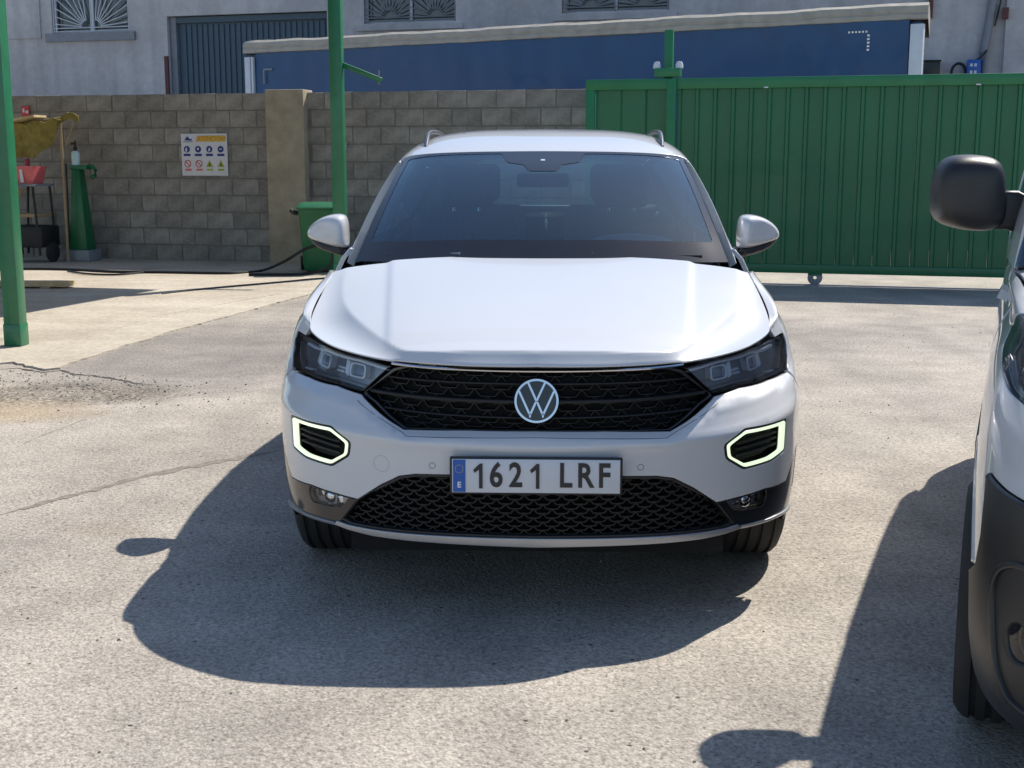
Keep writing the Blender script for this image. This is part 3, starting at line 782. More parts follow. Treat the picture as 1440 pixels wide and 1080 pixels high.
hp.build('arched_pipe', 'blackmatte', bld, smooth=True).location = (bx_of(1353), -.2, bz_of(1353, 104) + .0)

# ================================================================== TRAILER
T0 = Vector((-5.50, 27.2, 0)); T1 = Vector((6.40, 20.45, 0)); TL = (T1 - T0).length; TA = math.atan2(T1.y - T0.y, T1.x - T0.x)
trl = thing('semi_trailer', 'long semi trailer with dark blue curtain side and beige roof tarpaulin behind the wall', 'trailer', T0, TA)
def curtain():
    vs = []; fs = []; nx, nz = 160, 12; z0, z1 = 1.2, 3.62
    for j in range(nz + 1):
        for i in range(nx + 1):
            x = .25 + (TL - .5) * i / nx; z = z0 + (z1 - z0) * j / nz
            y = .012 * math.sin(x * 4.8) + .006 * math.sin(x * 11.3 + z) + .01 * math.sin(z * 2.2 + x * .7)
            vs.append((x, y, z))
    for j in range(nz):
        for i in range(nx): a = j * (nx + 1) + i; fs.append((a, a + 1, a + nx + 2, a + nx + 1))
    return mesh_from('curtain_side', vs, fs, 'bluetarp', smooth=True)
link('curtain_side', curtain(), trl)
cb_ = MB().box((TL / 2, 1.26, 2.4), (TL - .12, 2.30, 2.3))
for v in cb_.v: v.x -= max(0, v.y) * .20
cb_.build('cargo_body', 'bluetarp', trl)
def rooftarp():
    vs = []; fs = []; nx = 90; prof = [(.02, 3.57), (-.045, 3.58), (-.05, 3.64), (-.03, 3.67), (-.045, 3.70), (-.03, 3.78), (.06, 3.83), (1.2, 3.86), (2.4, 3.80), (2.42, 3.5)]
    rr = random.Random(3); n = len(prof)
    for i in range(nx + 1):
        x = -.03 + (TL + .06) * i / nx; w = .007 * math.sin(x * 2.1) + .005 * math.sin(x * 5.3 + 1)
        for y, z in prof: vs.append((x - max(0, y) * .20, y + rr.uniform(-.006, .006), z + (w if z > 3.6 else w * .3) + rr.uniform(-.005, .005)))
    for i in range(nx):
        for j in range(n - 1): a = i * n + j; fs.append((a, a + 1, a + n + 1, a + n))
    fs.append(tuple(range(n))); fs.append(tuple(nx * n + j for j in range(n))[::-1])
    return mesh_from('roof_tarpaulin', vs, fs, 'beige', smooth=False)
link('roof_tarpaulin', rooftarp(), trl)
MB().box((.09, -.01, 2.3), (.14, .12, 2.4)).build('corner_post', 'whitemetal', trl, bevel=.01)
MB().box((.20, -.01, 2.3), (.05, .08, 2.4)).build('tension_tube', 'whitemetal', trl, bevel=.01)
MB().box((TL - .12, -.01, 2.3), (.20, .12, 2.4)).build('corner_post', 'whitemetal', trl, bevel=.01)
MB().box((TL / 2, 1.2, 1.1), (TL - .1, 2.4, .22)).build('chassis', 'grey', trl)
for i in range(3):
    for yy in (.2, 2.0):
        b = MB(); b.lathe([(.1, -.15), (.40, -.15), (.5, -.1), (.5, .1), (.40, .15), (.1, .15)], 24, 'X'); w_ = b.build('wheel', 'rubber', trl, smooth=True)
        w_.rotation_euler = (0, 0, R(90)); w_.location = (2.2 + 1.3 * i, yy, .5)
for xx in (TL - 2.6,):
    for yy in (.4, 2.0): MB().box((xx, yy, .5), (.12, .12, 1.0)).build('landing_leg', 'grey', trl)
# print on the curtain: corner brackets
def dashes(name, x, z, n, dx, dz, w, h):
    b = MB()
    for i in range(n): b.box((x + dx * i, -.03, z + dz * i), (w, .004, h))
    b.build(name, 'whiteink', trl)
MB().box((.60, -.028, 3.24), (.24, .004, .035)).build('curtain_mark', 'grey', trl)
MB().box((.49, -.028, 3.09), (.035, .004, .27)).build('curtain_mark', 'grey', trl)
dashes('curtain_mark', TL - 1.18, 3.42, 6, .055, 0, .03, .03); dashes('curtain_mark', TL - .87, 3.36, 5, 0, -.055, .04, .03)

# ================================================================== WHITE CAR
CX, CY, CYAW = .074, 3.83, R(1.9)
CM = Matrix.Translation((CX, CY, 0)) @ Matrix.Rotation(-CYAW, 4, 'Z'); CMI = CM.inverted()
car = thing('parked_car', 'white compact SUV with lit hexagonal running lights parked facing the camera', 'car', (CX, CY, 0), -CYAW)
def ray(MI, px, py, flip=False):
    a = R(PITCH); dx = (px - 720) / FPX; dz = -(py - 540) / FPX
    d = Vector((dx, math.cos(a) + dz * math.sin(a), -math.sin(a) + dz * math.cos(a))).normalized()
    o = MI @ Vector((0, 0, CAM_H)); d = (MI.to_3x3() @ d).normalized()
    if flip: o.x *= -1; d.x *= -1
    return o, d
def tr(surf, pts):
    """survey points of the car's left half (photo right) -> surface coordinates"""
    out = []
    for p in pts:
        if len(p) == 3:          # ('c', v) helper: point on the centre line
            out.append(p[:2]); continue
        out.append(surf.hit(*ray(CMI, *p)))
    return out
def side(surf, pts): return [surf.hit((3, y, z), (-1, 0, 0)) for y, z in pts]
# --- wrap surface: rows bottom to top, columns from the nose round the side to the tail
plan = [(0, 0), (.20, .006), (.40, .028), (.56, .072), (.70, .150), (.80, .255), (.862, .38), (.897, .53), (.908, .70), (.908, .95), (.900, 1.25), (.892, 1.7), (.890, 2.4), (.900, 3.1), (.895, 3.5), (.86, 3.85), (.74, 4.08), (.45, 4.19), (0, 4.234)]
rowsF = [  # z0, zcorner, zside, dy, shrink x
    (.185, .20, .20, .12, .93), (.215, .225, .24, .045, .965), (.25, .27, .30, .018, .98), (.33, .36, .40, .014, .992), (.44, .47, .51, .012, .998), (.545, .585, .615, .006, 1.0), (.572, .625, .665, .0, 1.0),
    (.606, .665, .72, .016, .992), (.635, .70, .77, .026, .985), (.70, .745, .83, .030, .970), (.765, .795, .885, .033, .950), (.803, .834, .925, .034, .925)]
net = []
for ri, (z0, zc, zs, dy, sh) in enumerate(rowsF):
    row = []
    for ci, (x, y) in enumerate(plan):
        if ci <= 5: f = ci / 5; z = z0 + (zc - z0) * f**1.7; d = dy; s_ = 1 - (1 - sh) * f
        elif ci <= 8: f = (ci - 5) / 3; z = zc + (zs - zc) * f; d = dy * (1 - f); s_ = sh
        elif ci <= 15: z = zs + .012 * (ci - 8) * (ri / 11); d = 0; s_ = sh
        else: z = zs + .10 * (ri / 11); d = -dy * 1.0; s_ = sh
        row.append((x * s_, y + d, z))
    net.append(row)
top = [(0, .030, .820), (.20, .036, .821), (.40, .075, .826), (.555, .165, .837), (.67, .275, .850), (.745, .395, .867), (.785, .50, .882), (.794, .62, .922), (.790, .78, .972), (.775, .98, 1.036), (.752, 1.20, 1.108), (.765, 1.7, 1.105), (.780, 2.4, 1.11), (.79, 3.1, 1.115), (.79, 3.5, 1.13), (.74, 3.85, 1.14), (.62, 4.02, 1.14), (.4, 4.08, 1.14), (0, 4.11, 1.14)]
for ri, wt in ((7, .12), (8, .30), (9, .58), (10, .78), (11, .92)):
    for ci in range(2, 8):
        x, y, z = net[ri][ci]; tx, ty, tz = top[ci]; q = wt * (1 if ci < 7 else .5)
        net[ri][ci] = (x + (tx - x) * q * (.5 if ci < 6 else .25), y + (ty - y) * q, z)
pre = []
for ci, (x, y, z) in enumerate(top):
    a = net[-1][ci]
    pre.append((x * .45 + a[0] * .55 + (.012 if ci > 6 else 0), y * .5 + a[1] * .5 - (.004 if ci <= 4 else 0), z * .5 + a[2] * .5 + (.012 if ci > 6 else -.003)))
net.append(pre); net.append(top)
WS = Surf(net, k=12, su=20, sv=5)
_ln = [(754, 606), (850, 606), (941, 606), (1004, 557), (1040, 545), (1080, 534), (1108, 523), (1113, 505)]
_uv = dens([WS.hit(*ray(CMI, *p)) for p in _ln], .01, False)
def chamfer(g):
    L = np.array(_uv); L[0, 0] = 0; h, w = g.shape[:2]; nn = WS.n; out = g.copy()
    jm = int(np.searchsorted(WS.AU, L[:, 0].max())) + 12
    for i in range(h):
        for j in range(min(w, jm)):
            p = np.array([WS.AU[j], WS.AV[i]]); d = np.linalg.norm(L - p, axis=1); q = int(np.argmin(d)); dd = float(d[q])
            vl_ = np.interp(p[0], L[:-1, 0], L[:-1, 1]); inside = p[1] > vl_ and p[0] < L[:, 0].max()
            amt = .030 if inside else .030 * max(0, 1 - max(0, dd - .006) / .040)
            fade = min(1, max(0, (WS.AV[-1] - p[1]) / .09)); 
            if p[0] > L[:, 0].max() - .1: amt *= max(0, 1 - (p[0] - L[:, 0].max() + .1) / .14)
            a_ = amt * fade
            out[i, j] = g[i, j] + np.array([-.35 * min(1, g[i, j, 0] / .8), .93, 0]) * a_
    return out
_G = chamfer(WS.g)
WS = Surf(net, k=12, su=20, sv=5, post=lambda g: _G); WS.flat = True
# --- bonnet: a raised crowned plane meeting a sloping skirt in a crisp crease
def bonnet_grid(ws):
    C = ws.g[-1]; n = len(C); i1 = int(np.argmin(abs(C[:n // 2, 1] - 1.20))); C = C[:i1 + 1]
    tt = np.linspace(0, len(C) - 1, 1400); C = np.stack([np.interp(tt, np.arange(len(C)), C[:, k]) for k in range(3)], 1)
    kz = np.ones(25) / 25
    for _ in range(2): C[12:-12] = np.stack([np.convolve(C[:, k], kz, 'valid') for k in range(3)], 1)
    i0 = int(np.argmin(abs(C[:, 1] - .47)))
    def par(P):
        L = np.concatenate([[0], np.cumsum(np.linalg.norm(np.diff(P, axis=0), axis=1))]); return L / L[-1]
    def at(P, t): L = par(P); return np.stack([np.interp(t, L, P[:, k]) for k in range(3)], 1)
    W_, H_ = 110, 120
    sx = np.linspace(0, 1, W_); ty = np.linspace(0, 1, H_) ** 1.7
    F = at(C[:i0 + 1], sx); Sd = at(C[i0:], ty); e = C[-1]
    rear = np.stack([e[0] * sx, 1.09 + (e[1] - 1.09) * sx ** 2.2, 0 * sx], 1)
    cen = np.stack([0 * ty, C[0, 1] + (1.09 - C[0, 1]) * ty, 0 * ty], 1)
    S_, T_ = sx[None, :, None], ty[:, None, None]
    g = (1 - T_) * F[None] + T_ * rear[None] + (1 - S_) * cen[:, None] + S_ * Sd[:, None] \
        - ((1 - S_) * (1 - T_) * F[0] + S_ * (1 - T_) * F[-1] + (1 - S_) * T_ * cen[-1] + S_ * T_ * e)
    X, Y = g[..., 0], g[..., 1]
    fx, fy = C[:i0 + 1, 0], C[:i0 + 1, 1]
    yf = np.interp(X, fx, fy); ye = Y - (yf - fy[0]) * np.clip(1 - (Y - .1) / 1.0, 0, 1)
    zA = np.interp(ye, [0, .08, .2, .32, .45, .62, .78, .95, 1.1, 1.3], [.848, .871, .900, .928, .956, .991, 1.022, 1.052, 1.077, 1.108]) - .012 * (X / .6) ** 2 + .016 * np.clip((Y - .7) / .4, 0, 1) * (X / .7) ** 2
    k5 = np.array([1, 4, 6, 4, 1]) / 16
    for _ in range(8): zA[2:-2] = sum(k5[q] * zA[q:len(zA) - 4 + q] for q in range(5))
    xl = .47 + .11 * np.clip((Y - .1) / 1.0, 0, 1); fd = np.clip((Y - .14) / .10, 0, 1)
    zA = zA + .008 * fd / (1 + np.exp(np.clip((X - xl) / .0045, -40, 40)))
    # distance to the outer edge, and how far in the crease lies there
    P = np.stack([X, Y], -1).reshape(-1, 2); E = C[:, :2]; d = np.linalg.norm(P[:, None] - E[None], axis=2); q = d.argmin(1); dd = d.min(1).reshape(X.shape); ze = C[q, 2].reshape(X.shape)
    L = np.concatenate([[0], np.cumsum(np.linalg.norm(np.diff(C, axis=0), axis=1))])
    def Lx(x, y): return L[np.argmin(np.linalg.norm(E - np.array([x, y]), axis=1))]
    keys = [(0, .034, .030, 1.0), (.36, .07, .032, 1.0), (.44, .10, .040, 1.0), (.52, .14, .085, 1.1), (.60, .20, .140, 1.5), (.69, .30, .168, 1.9), (.745, .40, .150, 2.1), (.785, .52, .118, 2.0), (.79, .70, .085, 1.7), (.785, .88, .060, 1.4), (.77, 1.02, .045, 1.2), (.755, 1.2, .03, 1.1)]
    ls = [Lx(a, b) for a, b, _, _ in keys]; lq = L[q].reshape(X.shape)
    ex = np.interp(lq, ls, [k[3] for k in keys])
    K = np.array([(0, .064), (.30, .076), (.41, .104), (.462, .165), (.525, .275), (.585, .385), (.645, .510), (.693, .650), (.720, .800), (.733, .960), (.738, 1.25)])
    tk = np.linspace(0, len(K) - 1, 900); K = np.stack([np.interp(tk, np.arange(len(K)), K[:, k]) for k in range(2)], 1)
    for _ in range(3): K[20:-20] = np.stack([np.convolve(K[:, k], np.ones(41) / 41, 'valid') for k in range(2)], 1)
    dk = np.linalg.norm(P[:, None] - K[None], axis=2).min(1).reshape(X.shape)
    ins = inpoly(P, [tuple(p) for p in K] + [(-.2, 1.25), (-.2, .064)]).reshape(X.shape)
    t = np.where(ins, 1 + dk / .05, dd / (dd + dk + 1e-9)); t = np.clip(t, 0, 2.5); zB = ze + (zA - ze) * t ** ex
    kk = .0012; m = np.minimum(zA, zB); z = np.where(t < 1, m, zA)
    z = np.where(dd < .004, ze, z)
    for _ in range(1):
        z[1:-1, 1:-1] = z[1:-1, 1:-1] * .5 + .125 * (z[:-2, 1:-1] + z[2:, 1:-1] + z[1:-1, :-2] + z[1:-1, 2:])
    g[..., 2] = z; return g
HS = Surf(None, grid=bonnet_grid(WS), k=1, su=0, sv=0)

# --- upper body: roof, pillars, side glass
GN = [
 [(0, 1.96, 1.482), (.30, 1.985, 1.479), (.53, 2.03, 1.470), (.648, 2.10, 1.448), (.690, 1.80, 1.345), (.722, 1.46, 1.215), (.754, 1.13, 1.050)],
 [(0, 2.15, 1.532), (.30, 2.17, 1.528), (.52, 2.20, 1.514), (.658, 2.25, 1.462), (.697, 1.95, 1.352), (.735, 1.65, 1.225), (.756, 1.36, 1.11)],
 [(0, 2.50, 1.583), (.30, 2.50, 1.578), (.51, 2.50, 1.556), (.648, 2.50, 1.490), (.708, 2.35, 1.385), (.750, 2.20, 1.235), (.772, 2.00, 1.11)],
 [(0, 2.90, 1.598), (.30, 2.90, 1.592), (.51, 2.90, 1.568), (.650, 2.90, 1.498), (.722, 2.85, 1.385), (.778, 2.80, 1.240), (.815, 2.75, 1.105)],
 [(0, 3.40, 1.580), (.30, 3.40, 1.574), (.50, 3.40, 1.550), (.630, 3.40, 1.482), (.700, 3.40, 1.375), (.760, 3.38, 1.245), (.805, 3.35, 1.115)],
 [(0, 3.90, 1.515), (.28, 3.90, 1.508), (.46, 3.88, 1.480), (.580, 3.85, 1.430), (.655, 3.80, 1.350), (.720, 3.76, 1.250), (.770, 3.72, 1.130)],
 [(0, 4.12, 1.130), (.30, 4.10, 1.130), (.50, 4.05, 1.130), (.600, 4.00, 1.130), (.660, 3.95, 1.130), (.710, 3.90, 1.130), (.745, 3.85, 1.130)]]
GS = Surf(GN, k=14, su=5, sv=5)
# --- windscreen
WN = []
bot = [(0, 1.02, 1.062), (.25, 1.03, 1.064), (.46, 1.055, 1.060), (.61, 1.09, 1.058), (.724, 1.135, 1.056)]
tp = [(0, 1.955, 1.480), (.22, 1.965, 1.479), (.42, 1.99, 1.474), (.55, 2.03, 1.464), (.632, 2.085, 1.447)]
for t_ in (0, .25, .5, .75, 1):
    WN.append([tuple(Vector(a).lerp(Vector(b), t_) + Vector((0, -.022, .030)) * (4 * t_ * (1 - t_)) * (1 - .5 * i / 4)) for i, (a, b) in enumerate(zip(bot, tp))])
WDS = Surf(WN, k=12, su=6, sv=4)

# --- outlines, surveyed on the car's left half
P_grille = tr(WS, [(960, 520), (1003, 556), (985, 570), (942, 605), (850, 606)])
vg_t = tr(WS, [(754, 518)])[0][1]; vg_b = tr(WS, [(754, 606)])[0][1]
grille = [(0, vg_t)] + tr(WS, [(850, 518.5)]) + P_grille + [(0, vg_b)]
grille_full = grille + mir(grille)[1:-1]
lamp = tr(WS, [(962, 517), (1010, 505), (1060, 489), (1090, 475), (1101, 469), (1105, 478), (1107.5, 500), (1108, 521), (1080, 532), (1040, 543), (1003, 554)])
P_int = tr(WS, [(850, 670), (925, 670), (948, 673), (975, 686), (1008, 707), (1032, 736), (1020, 742), (985, 748), (930, 753), (850, 756)])
vi_t = tr(WS, [(754, 671)])[0][1]; vi_b = tr(WS, [(754, 757)])[0][1]
intake = [(0, vi_t)] + P_int + [(0, vi_b)]; intake_full = intake + mir(intake)[1:-1]
P_drl = tr(WS, [(1107, 588), (1104, 633), (1086, 648), (1046, 660), (1021, 645), (1019, 626), (1047, 603)])
drl = rnd_poly(P_drl, .012)
vcap = float(WS.AV[-1]) - .012
lamp = [(u, min(v, vcap)) for u, v in lamp]
vbot = float(WS.AV[3]); vend = float(WS.AV[-1])
# wheel arch points, seen from the side
ARC, ARY, ARZ = .405, .845, .325
arch = side(WS, [(ARY - ARC * math.cos(R(a)), ARZ + ARC * math.sin(R(a))) for a in np.linspace(3, 177, 30)])
inner_arch = side(WS, [(ARY - .358 * math.cos(R(a)), ARZ + .358 * math.sin(R(a))) for a in np.linspace(3, 177, 30)])
low_line = tr(WS, [(1008, 707), (1040, 699), (1075, 688), (1105, 677)]) + side(WS, [(.40, .478), (.475, .49)])
seam_top = lamp[7]
# bumper
i0 = next(i for i, p in enumerate(arch) if WS.ev([p])[0][0][2] > .50 and WS.ev([p])[0][0][1] < .8)
bump = [(0, vg_b)] + tr(WS, [(850, 606), (942, 606), (1004, 557), (1040, 545), (1080, 534), (1108, 523)]) + side(WS, [(.505, .685), (.535, .63)]) + [arch[i0 + 2]] + [arch[i0 + 1], arch[i0]] \
     + low_line[::-1] + tr(WS, [(975, 686), (948, 673), (925, 670), (850, 670)]) + [(0, vi_t)]
bump_full = bump + mir(bump)[1:-1]
hd = [drl, mir(drl)]
panel('bumper', WS, bump_full, 'paint', car, holes=hd, res=.026, shrink=.0015, thick=.03)
# fender
toptr = vend
def vtop(y):  # hood line point at car y
    return WS.near((.80, y, 1.0))
fend_top = []
for y in (.50, .56, .62, .70, .80, .92, 1.05, 1.18):
    r_ = WS.g[-1]; k = int(np.argmin(abs(r_[:len(r_) // 2, 1] - y))); fend_top.append((float(WS.AU[k]), vend - .002))
fender = [seam_top, lamp[6], lamp[5], lamp[4]] + tr(WS, [(1090, 475)]) + fend_top + side(WS, [(1.22, .98), (1.25, .80), (1.27, .62), (1.27, .45)]) \
       + side(WS, [(ARY - ARC * math.cos(R(a)), ARZ + ARC * math.sin(R(a))) for a in np.linspace(165, 52, 16)]) + side(WS, [(.540, .635), (.512, .685)])
for pf in (fender, mir(fender)): panel('fender', WS, pf, 'paint', car, res=.03, shrink=.002, thick=.02)
# doors, sills, rear quarter, tail
def sidepoly(pts): return side(WS, pts)
def topline(y0, y1, n=6):
    out = []
    for y in np.linspace(y0, y1, n):
        r_ = WS.g[-1]; k = int(np.argmin(abs(r_[:, 1] - y))); out.append((float(WS.AU[k]), vend - .002))
    return out
d1_ = topline(1.21, 2.22) + sidepoly([(2.26, .95), (2.26, .6), (2.22, .40), (1.30, .40), (1.27, .62), (1.25, .85)])
d2_ = topline(2.24, 3.12) + sidepoly([(3.14, .95), (3.06, .72), (2.98, .55), (2.92, .40), (2.24, .40), (2.28, .6), (2.28, .95)])
d3_ = topline(3.14, 3.86) + [(float(WS.AU[-1]), vend - .002), (float(WS.AU[-1]), float(WS.AV[30]))] + sidepoly([(3.86, .42)]) + sidepoly([(3.435 - .41 * math.cos(R(a)), ARZ + .41 * math.sin(R(a))) for a in np.linspace(165, 20, 14)]) + sidepoly([(3.08, .72), (3.16, .95)])
for nm, pp in (('front_door', d1_), ('rear_door', d2_), ('rear_quarter', d3_)):
    for q_ in (pp, mir(pp)): panel(nm, WS, q_, 'paint', car, res=.05, shrink=.002, thick=.02)
sillp = sidepoly([(1.27, .39), (2.95, .39), (3.02, .22), (1.24, .22)])
for q_ in (sillp, mir(sillp)): panel('sill', WS, q_, 'black', car, res=.06, off=.006)
# arch cladding
cl = arch + inner_arch[::-1]
for q_ in (cl, mir(cl)): panel('arch_trim', WS, q_, 'black', car, off=.0, res=.025, thick=.05)
rc = side(WS, [(3.435 - .41 * math.cos(R(a)), ARZ + .41 * math.sin(R(a))) for a in np.linspace(-10, 190, 26)]) + side(WS, [(3.435 - .36 * math.cos(R(a)), ARZ + .36 * math.sin(R(a))) for a in np.linspace(190, -10, 26)])
for q_ in (rc, mir(rc)): panel('arch_trim', WS, q_, 'black', car, off=.006, res=.03, thick=.05)
# black lower corner with fog lamp
fog = rnd_poly(tr(WS, [(1020, 702), (1048, 695), (1078, 689), (1079, 700), (1074, 711), (1046, 717), (1032, 717)]), .01, 3)
corner = low_line + [arch[i0 - 1], arch[max(0, i0 - 3)], arch[0]] + side(WS, [(.43, .27), (.36, .255)]) + tr(WS, [(1113, 714), (1085, 729), (1060, 738), (1036, 744)]) + tr(WS, [(1022, 725)])
for q_, fg in ((corner, fog), (mir(corner), mir(fog))):
    panel('corner_trim', WS, q_, 'blackgloss', car, holes=[fg], off=-.001, res=.025, shrink=.001)
    fl = panel('fog_lamp', WS, fg, 'silver', car, off=-.024, res=.02, thick=.004)
    pc = np.mean(np.array(fg), axis=0); p_, n_ = WS.ev([tuple(pc)]); p_ = Vector(p_[0]) - Vector(n_[0]) * .028; n_ = Vector(n_[0])
    b = MB(); b.lathe([(0.0001, .016), (.012, .0145), (.022, .009), (.027, 0), (.030, .002), (.032, -.004)], 20, 'Z'); o = b.build('bulb_lens', 'chrome', fl, smooth=True)
    o.rotation_euler = n_.to_track_quat('Z', 'Y').to_euler(); o.location = p_
    for s_ in (-.045, .045):
        b = MB(); b.box((0, 0, 0), (.03, .03, .012)); o = b.build('reflector', 'chrome', fl, bevel=.004); q2, m2 = WS.ev([(pc[0] + s_, pc[1] - s_ * .1)]); o.location = Vector(q2[0]) - Vector(m2[0]) * .028; o.rotation_euler = Vector(m2[0]).to_track_quat('Z', 'Y').to_euler()
    panel('fog_lens', WS, fg, 'lens', car, off=-.004, res=.03, thick=.002, bev=.001)
# intake: dark back, honeycomb, and the skid plate
panel('intake_back', WS, intake_full, 'void', car, off=-.075, res=.04, thick=.002)
panel('intake_rim', WS, intake_full, 'black', car, off=-.002, holes=[[(u * .985, v + (.008 if v < (vi_t + vi_b) / 2 else -.008)) for u, v in intake_full]], res=.04, thick=.07)
def honeycomb(name, poly, cw, ch, off, m, lw=.0045, deep=.02):
    arr = np.array(poly); lo, hi = arr.min(0), arr.max(0); vs = []; fs = []
    r = 0; y = lo[1] - ch
    while y < hi[1] + ch:
        x = lo[0] - cw + (cw / 2 if r % 2 else 0)
        while x < hi[0] + cw:
            c = (x, y); P = [(x - cw * .33, y - ch * .30), (x, y - ch * .5), (x + cw * .33, y - ch * .30)]
            P = [(x - cw * .5, y - ch * .0), (x - cw * .28, y - ch * .42), (x + cw * .28, y - ch * .42), (x + cw * .5, y)]
            for a_, b__ in zip(P, P[1:]):
                mid_ = np.array([((a_[0] + b__[0]) / 2, (a_[1] + b__[1]) / 2), a_, b__])
                if inpoly(mid_, poly).all():
                    v_, f_ = strip('', WS, [a_, b__], None, None, w=lw, top=off, bot=off - deep, step=.05, nolink=True); k = len(vs); vs += list(v_); fs += [tuple(i + k for i in q) for q in f_]
            x += cw
        y += ch * .42; r += 1
    me = mesh_from(name, vs, fs, m); return link(name, me, car)
honeycomb('honeycomb_grille', intake_full, .058, .036, -.020, 'mesh', .006, .022)
skid = [(0, vi_b + .000)] + tr(WS, [(850, 756.5), (930, 753.5), (985, 748.5), (1020, 742.5), (1037, 737), (1042, 742), (1020, 750), (985, 758), (930, 764), (850, 768)]) + [(0, tr(WS, [(754, 770)])[0][1])]
panel('skid_plate', WS, skid + mir(skid)[1:-1], 'silver', car, off=.007, res=.025, thick=.03, bev=.004)
for q_ in (1, -1):
    ln = [(q_ * u, v) for u, v in tr(WS, [(1040, 741), (1065, 735), (1090, 726), (1114, 712)])]
    strip('corner_lip', WS, ln, 'silver', car, w=.012, top=.006, bot=-.01)  # black lip made silver: the light it catches is put into the colour
# running lights
for q_, s_ in ((drl, 1), (mir(drl), -1)):
    pc = np.mean(np.array(P_drl), axis=0) * np.array([s_, 1])
    arr = [tuple(pc + (np.array(p) - pc) * .985) for p in q_]
    def sc(f, fv=None): return [tuple(pc + (np.array(p) - pc) * np.array([f, fv or f])) for p in q_]
    panel('lamp_bezel', WS, sc(.985), 'blackgloss', car, holes=[sc(.93, .90)], off=-.002, res=.03, thick=.02)
    ri = [(u - s_ * .000, v) for u, v in sc(.81, .74)]
    ri = [(u - s_ * .006, v) for u, v in ri]
    panel('running_light', WS, sc(.93, .90), 'drl', car, holes=[ri], off=.001, res=.02, thick=.012, bev=.003)
    panel('vent_back', WS, sc(.8, .7), 'void', car, off=-.04, res=.03, thick=.002)
    for dv in (-.016, .004, .022):
        l0 = min(p[0] for p in ri) + .014; l1 = max(p[0] for p in ri) - .012
        a_, b__ = (l0 + (.02 if s_ > 0 else 0), pc[1] + dv), (l1 - (.02 if s_ < 0 else 0), pc[1] + dv)
        strip('vent_bar', WS, [a_, ((a_[0] + b__[0]) / 2, pc[1] + dv + .003), b__], 'blackmatte', car, w=.007, top=-.012, bot=-.03)
# grille
panel('grille_back', WS, grille_full, 'void', car, off=-.05, res=.05, thick=.002)
panel('grille_frame', WS, grille_full, 'blackgloss', car, holes=[[(u * .985, v + (.006 if v < (vg_t + vg_b) / 2 else -.010)) for u, v in grille_full]], off=-.003, res=.04, thick=.045)
def span(f):
    v = vg_b + (vg_t - vg_b) * f
    # half width of the grille outline at this height
    pts = np.array(grille[1:-1]); k = [(a, b) for a, b in zip(grille, grille[1:]) if (a[1] - v) * (b[1] - v) <= 0 and abs(a[1] - b[1]) > 1e-6]
    us = [a[0] + (b[0] - a[0]) * (v - a[1]) / (b[1] - a[1]) for a, b in k]; return v, max(us) - .012 if us else 1
for f, w_, mm in ((.66, .010, 'blackmatte'), (.33, .010, 'blackmatte')):
    v, u = span(f); strip('slat', WS, [(-u, v), (u, v)], mm, car, w=w_, top=-.002, bot=-.03, step=.02)
for f in (.16, .50, .82):
    v, u = span(f); strip('slat', WS, [(-u, v), (u, v)], 'blackmatte', car, w=.006, top=-.012, bot=-.03, step=.02)
honeycomb('grille_mesh', grille_full, .085, .05, -.022, 'mesh', .004, .018)
def trim_bar(name, z0, z1, xm, h, d, out, m):
    k = WS.g; n_ = 70; vs = []; fs = []
    for i in range(n_ + 1):
        x = xm * (2 * i / n_ - 1); z = z0 + (z1 - z0) * (abs(x) / xm) ** 2
        l = WS.bvh.ray_cast(Vector((abs(x) + 1e-4, -1, z)), Vector((0, 1, 0)))[0]; y = (l.y if l else 0) - out
        vs += [(x, y, z - h / 2), (x, y - .0015, z), (x, y, z + h / 2), (x, y + d, z + h / 2), (x, y + d, z - h / 2)]
    for i in range(n_):
        for j in range(5): fs.append((i * 5 + j, (i + 1) * 5 + j, (i + 1) * 5 + (j + 1) % 5, i * 5 + (j + 1) % 5))
    fs += [tuple(range(5)), tuple(n_ * 5 + j for j in range(5))[::-1]]
    me = mesh_from(name, vs, fs, m); bm = bmesh.new(); bm.from_mesh(me); bmesh.ops.recalc_face_normals(bm, faces=bm.faces); bm.to_mesh(me); bm.free(); return link(name, me, car)
trim_bar('chrome_strip', .8045, .819, .455, .0075, .02, .004, 'chrome')
# thin shut line on the ledge under the grille
vl = tr(WS, [(754, 617)])[0][1]; ll = [(0, vl)] + tr(WS, [(850, 617), (938, 616), (975, 592), (1010, 566)])
strip('ledge_groove', WS, mir(ll)[:-1] + ll, 'grey', car, w=.003, top=.0006, bot=-.004)
# emblem
p_, n_ = WS.ev([(0, tr(WS, [(754, 563)])[0][1])]); ec = Vector(p_[0]) + Vector(n_[0]) * .004
em = link('emblem', None, car) if False else None
er = .066
def arc_ring(b, r0, r1, y0, y1, n=48):
    for i in range(n):
        a0, a1 = 2 * math.pi * i / n, 2 * math.pi * (i + 1) / n
        b.prism([(r * math.cos(a), r * math.sin(a)) for r, a in ((r1, a0), (r1, a1), (r0, a1), (r0, a0))], y0, y1)
b = MB(); b.prism([(er * math.cos(t), er * math.sin(t)) for t in np.linspace(0, 2 * math.pi, 48, False)], -.002, .02)
eb = b.build('emblem_disc', 'blackgloss', car); eb.location = ec; eb.rotation_euler = (R(-10), 0, 0)
b = MB(); arc_ring(b, er - .0045, er + .002, -.010, 0); 
def stroke(x0, z0, x1, z1, w=.0062):
    b.beam((x0, -.006, z0), (x1, -.006, z1), .008, w) if False else None
    d = Vector((x1 - x0, z1 - z0)).normalized() * 1; n = Vector((-d.y, d.x)) * w / 2
    b.prism([(x0 + n.x, z0 + n.y), (x1 + n.x, z1 + n.y), (x1 - n.x, z1 - n.y), (x0 - n.x, z0 - n.y)], -.009, -.001)
